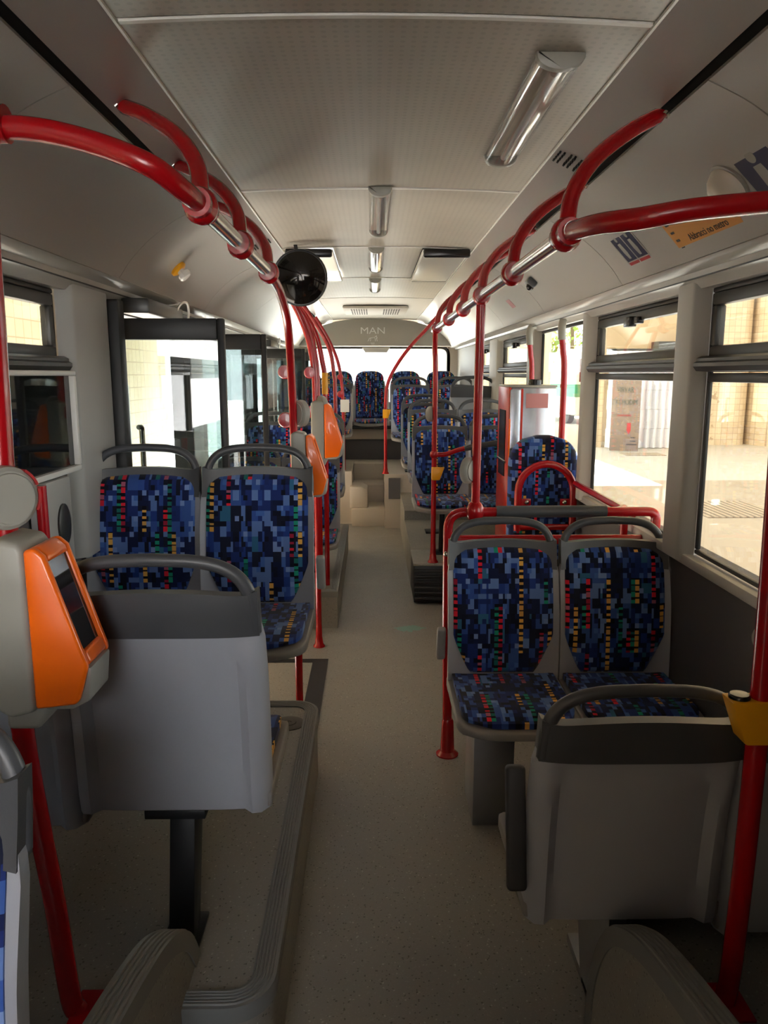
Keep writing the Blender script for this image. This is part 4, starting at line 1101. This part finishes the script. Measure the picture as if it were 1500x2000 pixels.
# rear yard: cream wall, trees, parked bus
b = MB().box((.45,15.0,G),(3.4,15.3,3.6)); struct(b.obj('wall_cream', mat('cream_render', (238,220,186), .8, var=.05)), 'cream rendered wall seen through the back window', 'wall')
def tree(x, y, h, r, label, seed):
    rnd = random.Random(seed); t = thing('tree', label, 'tree', (x,y,G))
    MB().tube(spline([(0,0,0),(.1,0,h*.3),(-.05,.1,h*.6),(.05,0,h*.85)],4), [.16-.01*i for i in range(13)], 8).obj('trunk', M['bark'], t)
    b = MB()
    for i in range(2600):
        while True:
            p = Vector((rnd.uniform(-1,1), rnd.uniform(-1,1), rnd.uniform(-1,1)))
            if .3 < p.length < 1: break
        c = Vector((p.x*r, p.y*r, h*.58+p.z*h*.45)); s_ = rnd.uniform(.10,.2)
        a = Vector((rnd.gauss(0,1),rnd.gauss(0,1),rnd.gauss(0,1))).normalized(); q = a.orthogonal().normalized(); w_ = a.cross(q)
        b.add([c-q*s_, c+w_*s_*.5, c+q*s_, c-w_*s_*.5], [(0,1,2,3)])
    b.obj('foliage', M['leaf'], t)
tree(4.2,27,6.5,2.2,'leafy tree seen through the window above the ticket machine',1)
tree(11.6,46,12,3.6,'leafy tree behind the two red window poles',2)
tree(6.2,40,9.5,2.8,'taller leafy tree farthest out beyond the yard',3)
tree(3.1,22,6.5,1.6,'leafy tree seen beside the rear side window',4)
t = thing('parked_bus', 'small white and green bus parked far across the yard', 'bus', (8.6,34,G), .2)
MB().box((-1.2,-3,.35),(1.2,3,2.9)).obj('body', M['vanwhite'], t, bevel=.15)
MB().box((-1.215,-3.01,1.1),(1.215,3.01,1.6)).obj('green_band', M['vangreen'], t)
MB().box((-1.05,-3.03,1.7),(1.05,-2.98,2.6)).obj('windscreen', M['screen'], t)
for wx in (-1.0,1.0):
    for wy in (-2,2): MB().lathe([(.001,-.12),(.42,-.12),(.42,.12),(.001,.12)],16,Matrix.Translation((wx,wy,.42))@Matrix.Rotation(PI/2,4,'Y')).obj('wheel', M['rubber'], t)
# pump and leaning board outside the middle doorway
t = thing('fuel_post', 'pale pink round-capped post outside the middle doorway', 'post', (-2.75,7.55,G))
MB().lathe([(.001,0),(.12,0),(.12,1.85),(.17,1.88),(.17,1.96),(.001,1.98)],20).obj('column', M['pumppink'], t)
MB().box((.16,-.1,1.2),(.34,.1,1.9)).obj('meter_box', M['lgrey'], t, bevel=.02)
MB().tube([(.2,-.05,0),(.2,-.05,1.3)], .03, 10).obj('pipe', M['white'], t)
o = MB().prism([(0,0),(.05,0),(.35,1.1),(.30,1.1)],'y',-.35,.35).obj('leaning_board', M['green']); o.location = (-2.75,8.6,G); o.rotation_euler = (0,0,PI); tag(o, 'green board leaning on the tiled wall outside the middle doorway', 'board')

# ------------------------------------------------------------------ light
W = bpy.data.worlds.new('sky'); S.world = W; W.use_nodes = True
nt = NT(W); bg = nt.n['Background']
tc = nt.new('ShaderNodeTexCoord').outputs['Generated']; sp = nt.new('ShaderNodeSeparateXYZ'); nt.l.new(tc, sp.inputs[0])
nt.l.new(nt.ramp(sp.outputs[2], [(0,(.97,.975,.98)),(.35,(.97,.985,1.0)),(1,(.80,.89,1.0))]), bg.inputs[0])
bg.inputs[1].default_value = 1.9
sun = bpy.data.lights.new('sun', 'SUN'); sun.energy = 27; sun.angle = .02; sun.color = (1,.975,.94)
so = bpy.data.objects.new('sun', sun); COL.objects.link(so)
so.rotation_euler = Vector((.0,-.56,-.83)).to_track_quat('-Z','Y').to_euler()
# added and unseen, placed to shape the light: roof, facades, cab partition
b = MB().box((2.9,-14,9.5),(30,20.5,9.9)).box((5.2,20.5,9.5),(30,42,9.9)).box((-5,-1.5,9.5),(2.9,10.2,9.9)); struct(b.obj('shade_roof', M['plaster']), 'added flat roof shading the front of the yard', 'roof')  # added roof, keeps the front dim and the rear sunlit
b = MB().box((-2.2,-12.4,-.32),(9,-12,8.5)); struct(b.obj('wall_added_facade', mat('bounce_white_render', (228,230,234), .8)), 'added white facade bouncing sun into the front of the bus', 'wall')  # added reflector wall, brightens the near door-side seat back
b = MB().box((-16,-12.4,-.32),(-2.2,-12,8.5)); struct(b.obj('wall_added_facade', mat('dimming_brick', (82,66,56), .9, var=.1)), 'added dark facade dimming light into the front of the bus', 'wall')  # added dark wall, keeps light off the near garage-side seat back
b = MB().box((.22,-.50,0),(1.175,-.44,1.99)).box((-.05,-.95,0),(.22,-.88,1.99)).box((.16,-.95,0),(.22,-.44,1.99)).box((-.28,-.55,0),(.22,-.49,1.32)); struct(b.obj('wall_cab_shade', M['wall']), 'added dark driver cab partition shading the front', 'wall')  # added and shaped to shade the near seat back and aisle floor

# ------------------------------------------------------------------ camera
cam = bpy.data.cameras.new('camera'); co = bpy.data.objects.new('camera', cam); COL.objects.link(co)
cam.sensor_width = 36; cam.sensor_fit = 'AUTO'; cam.lens = 27.0; cam.clip_start = .02; cam.clip_end = 300
p_, y_ = math.radians(10.167), math.radians(.827)
f_ = Vector((math.sin(y_)*math.cos(p_), math.cos(y_)*math.cos(p_), -math.sin(p_)))
co.location = (-.03,0,1.68); co.rotation_euler = f_.to_track_quat('-Z','Y').to_euler()
S.camera = co
S.view_settings.view_transform = 'Standard'; S.view_settings.look = 'None'
S.view_settings.gamma = 1; S.view_settings.use_curve_mapping = False
S.view_settings.exposure = 1.32
S.cycles.max_bounces = 12; S.cycles.diffuse_bounces = 6; S.cycles.glossy_bounces = 4; S.cycles.transparent_max_bounces = 16
S.cycles.sample_clamp_indirect = 6.0
S.cycles.caustics_reflective = False; S.cycles.caustics_refractive = False
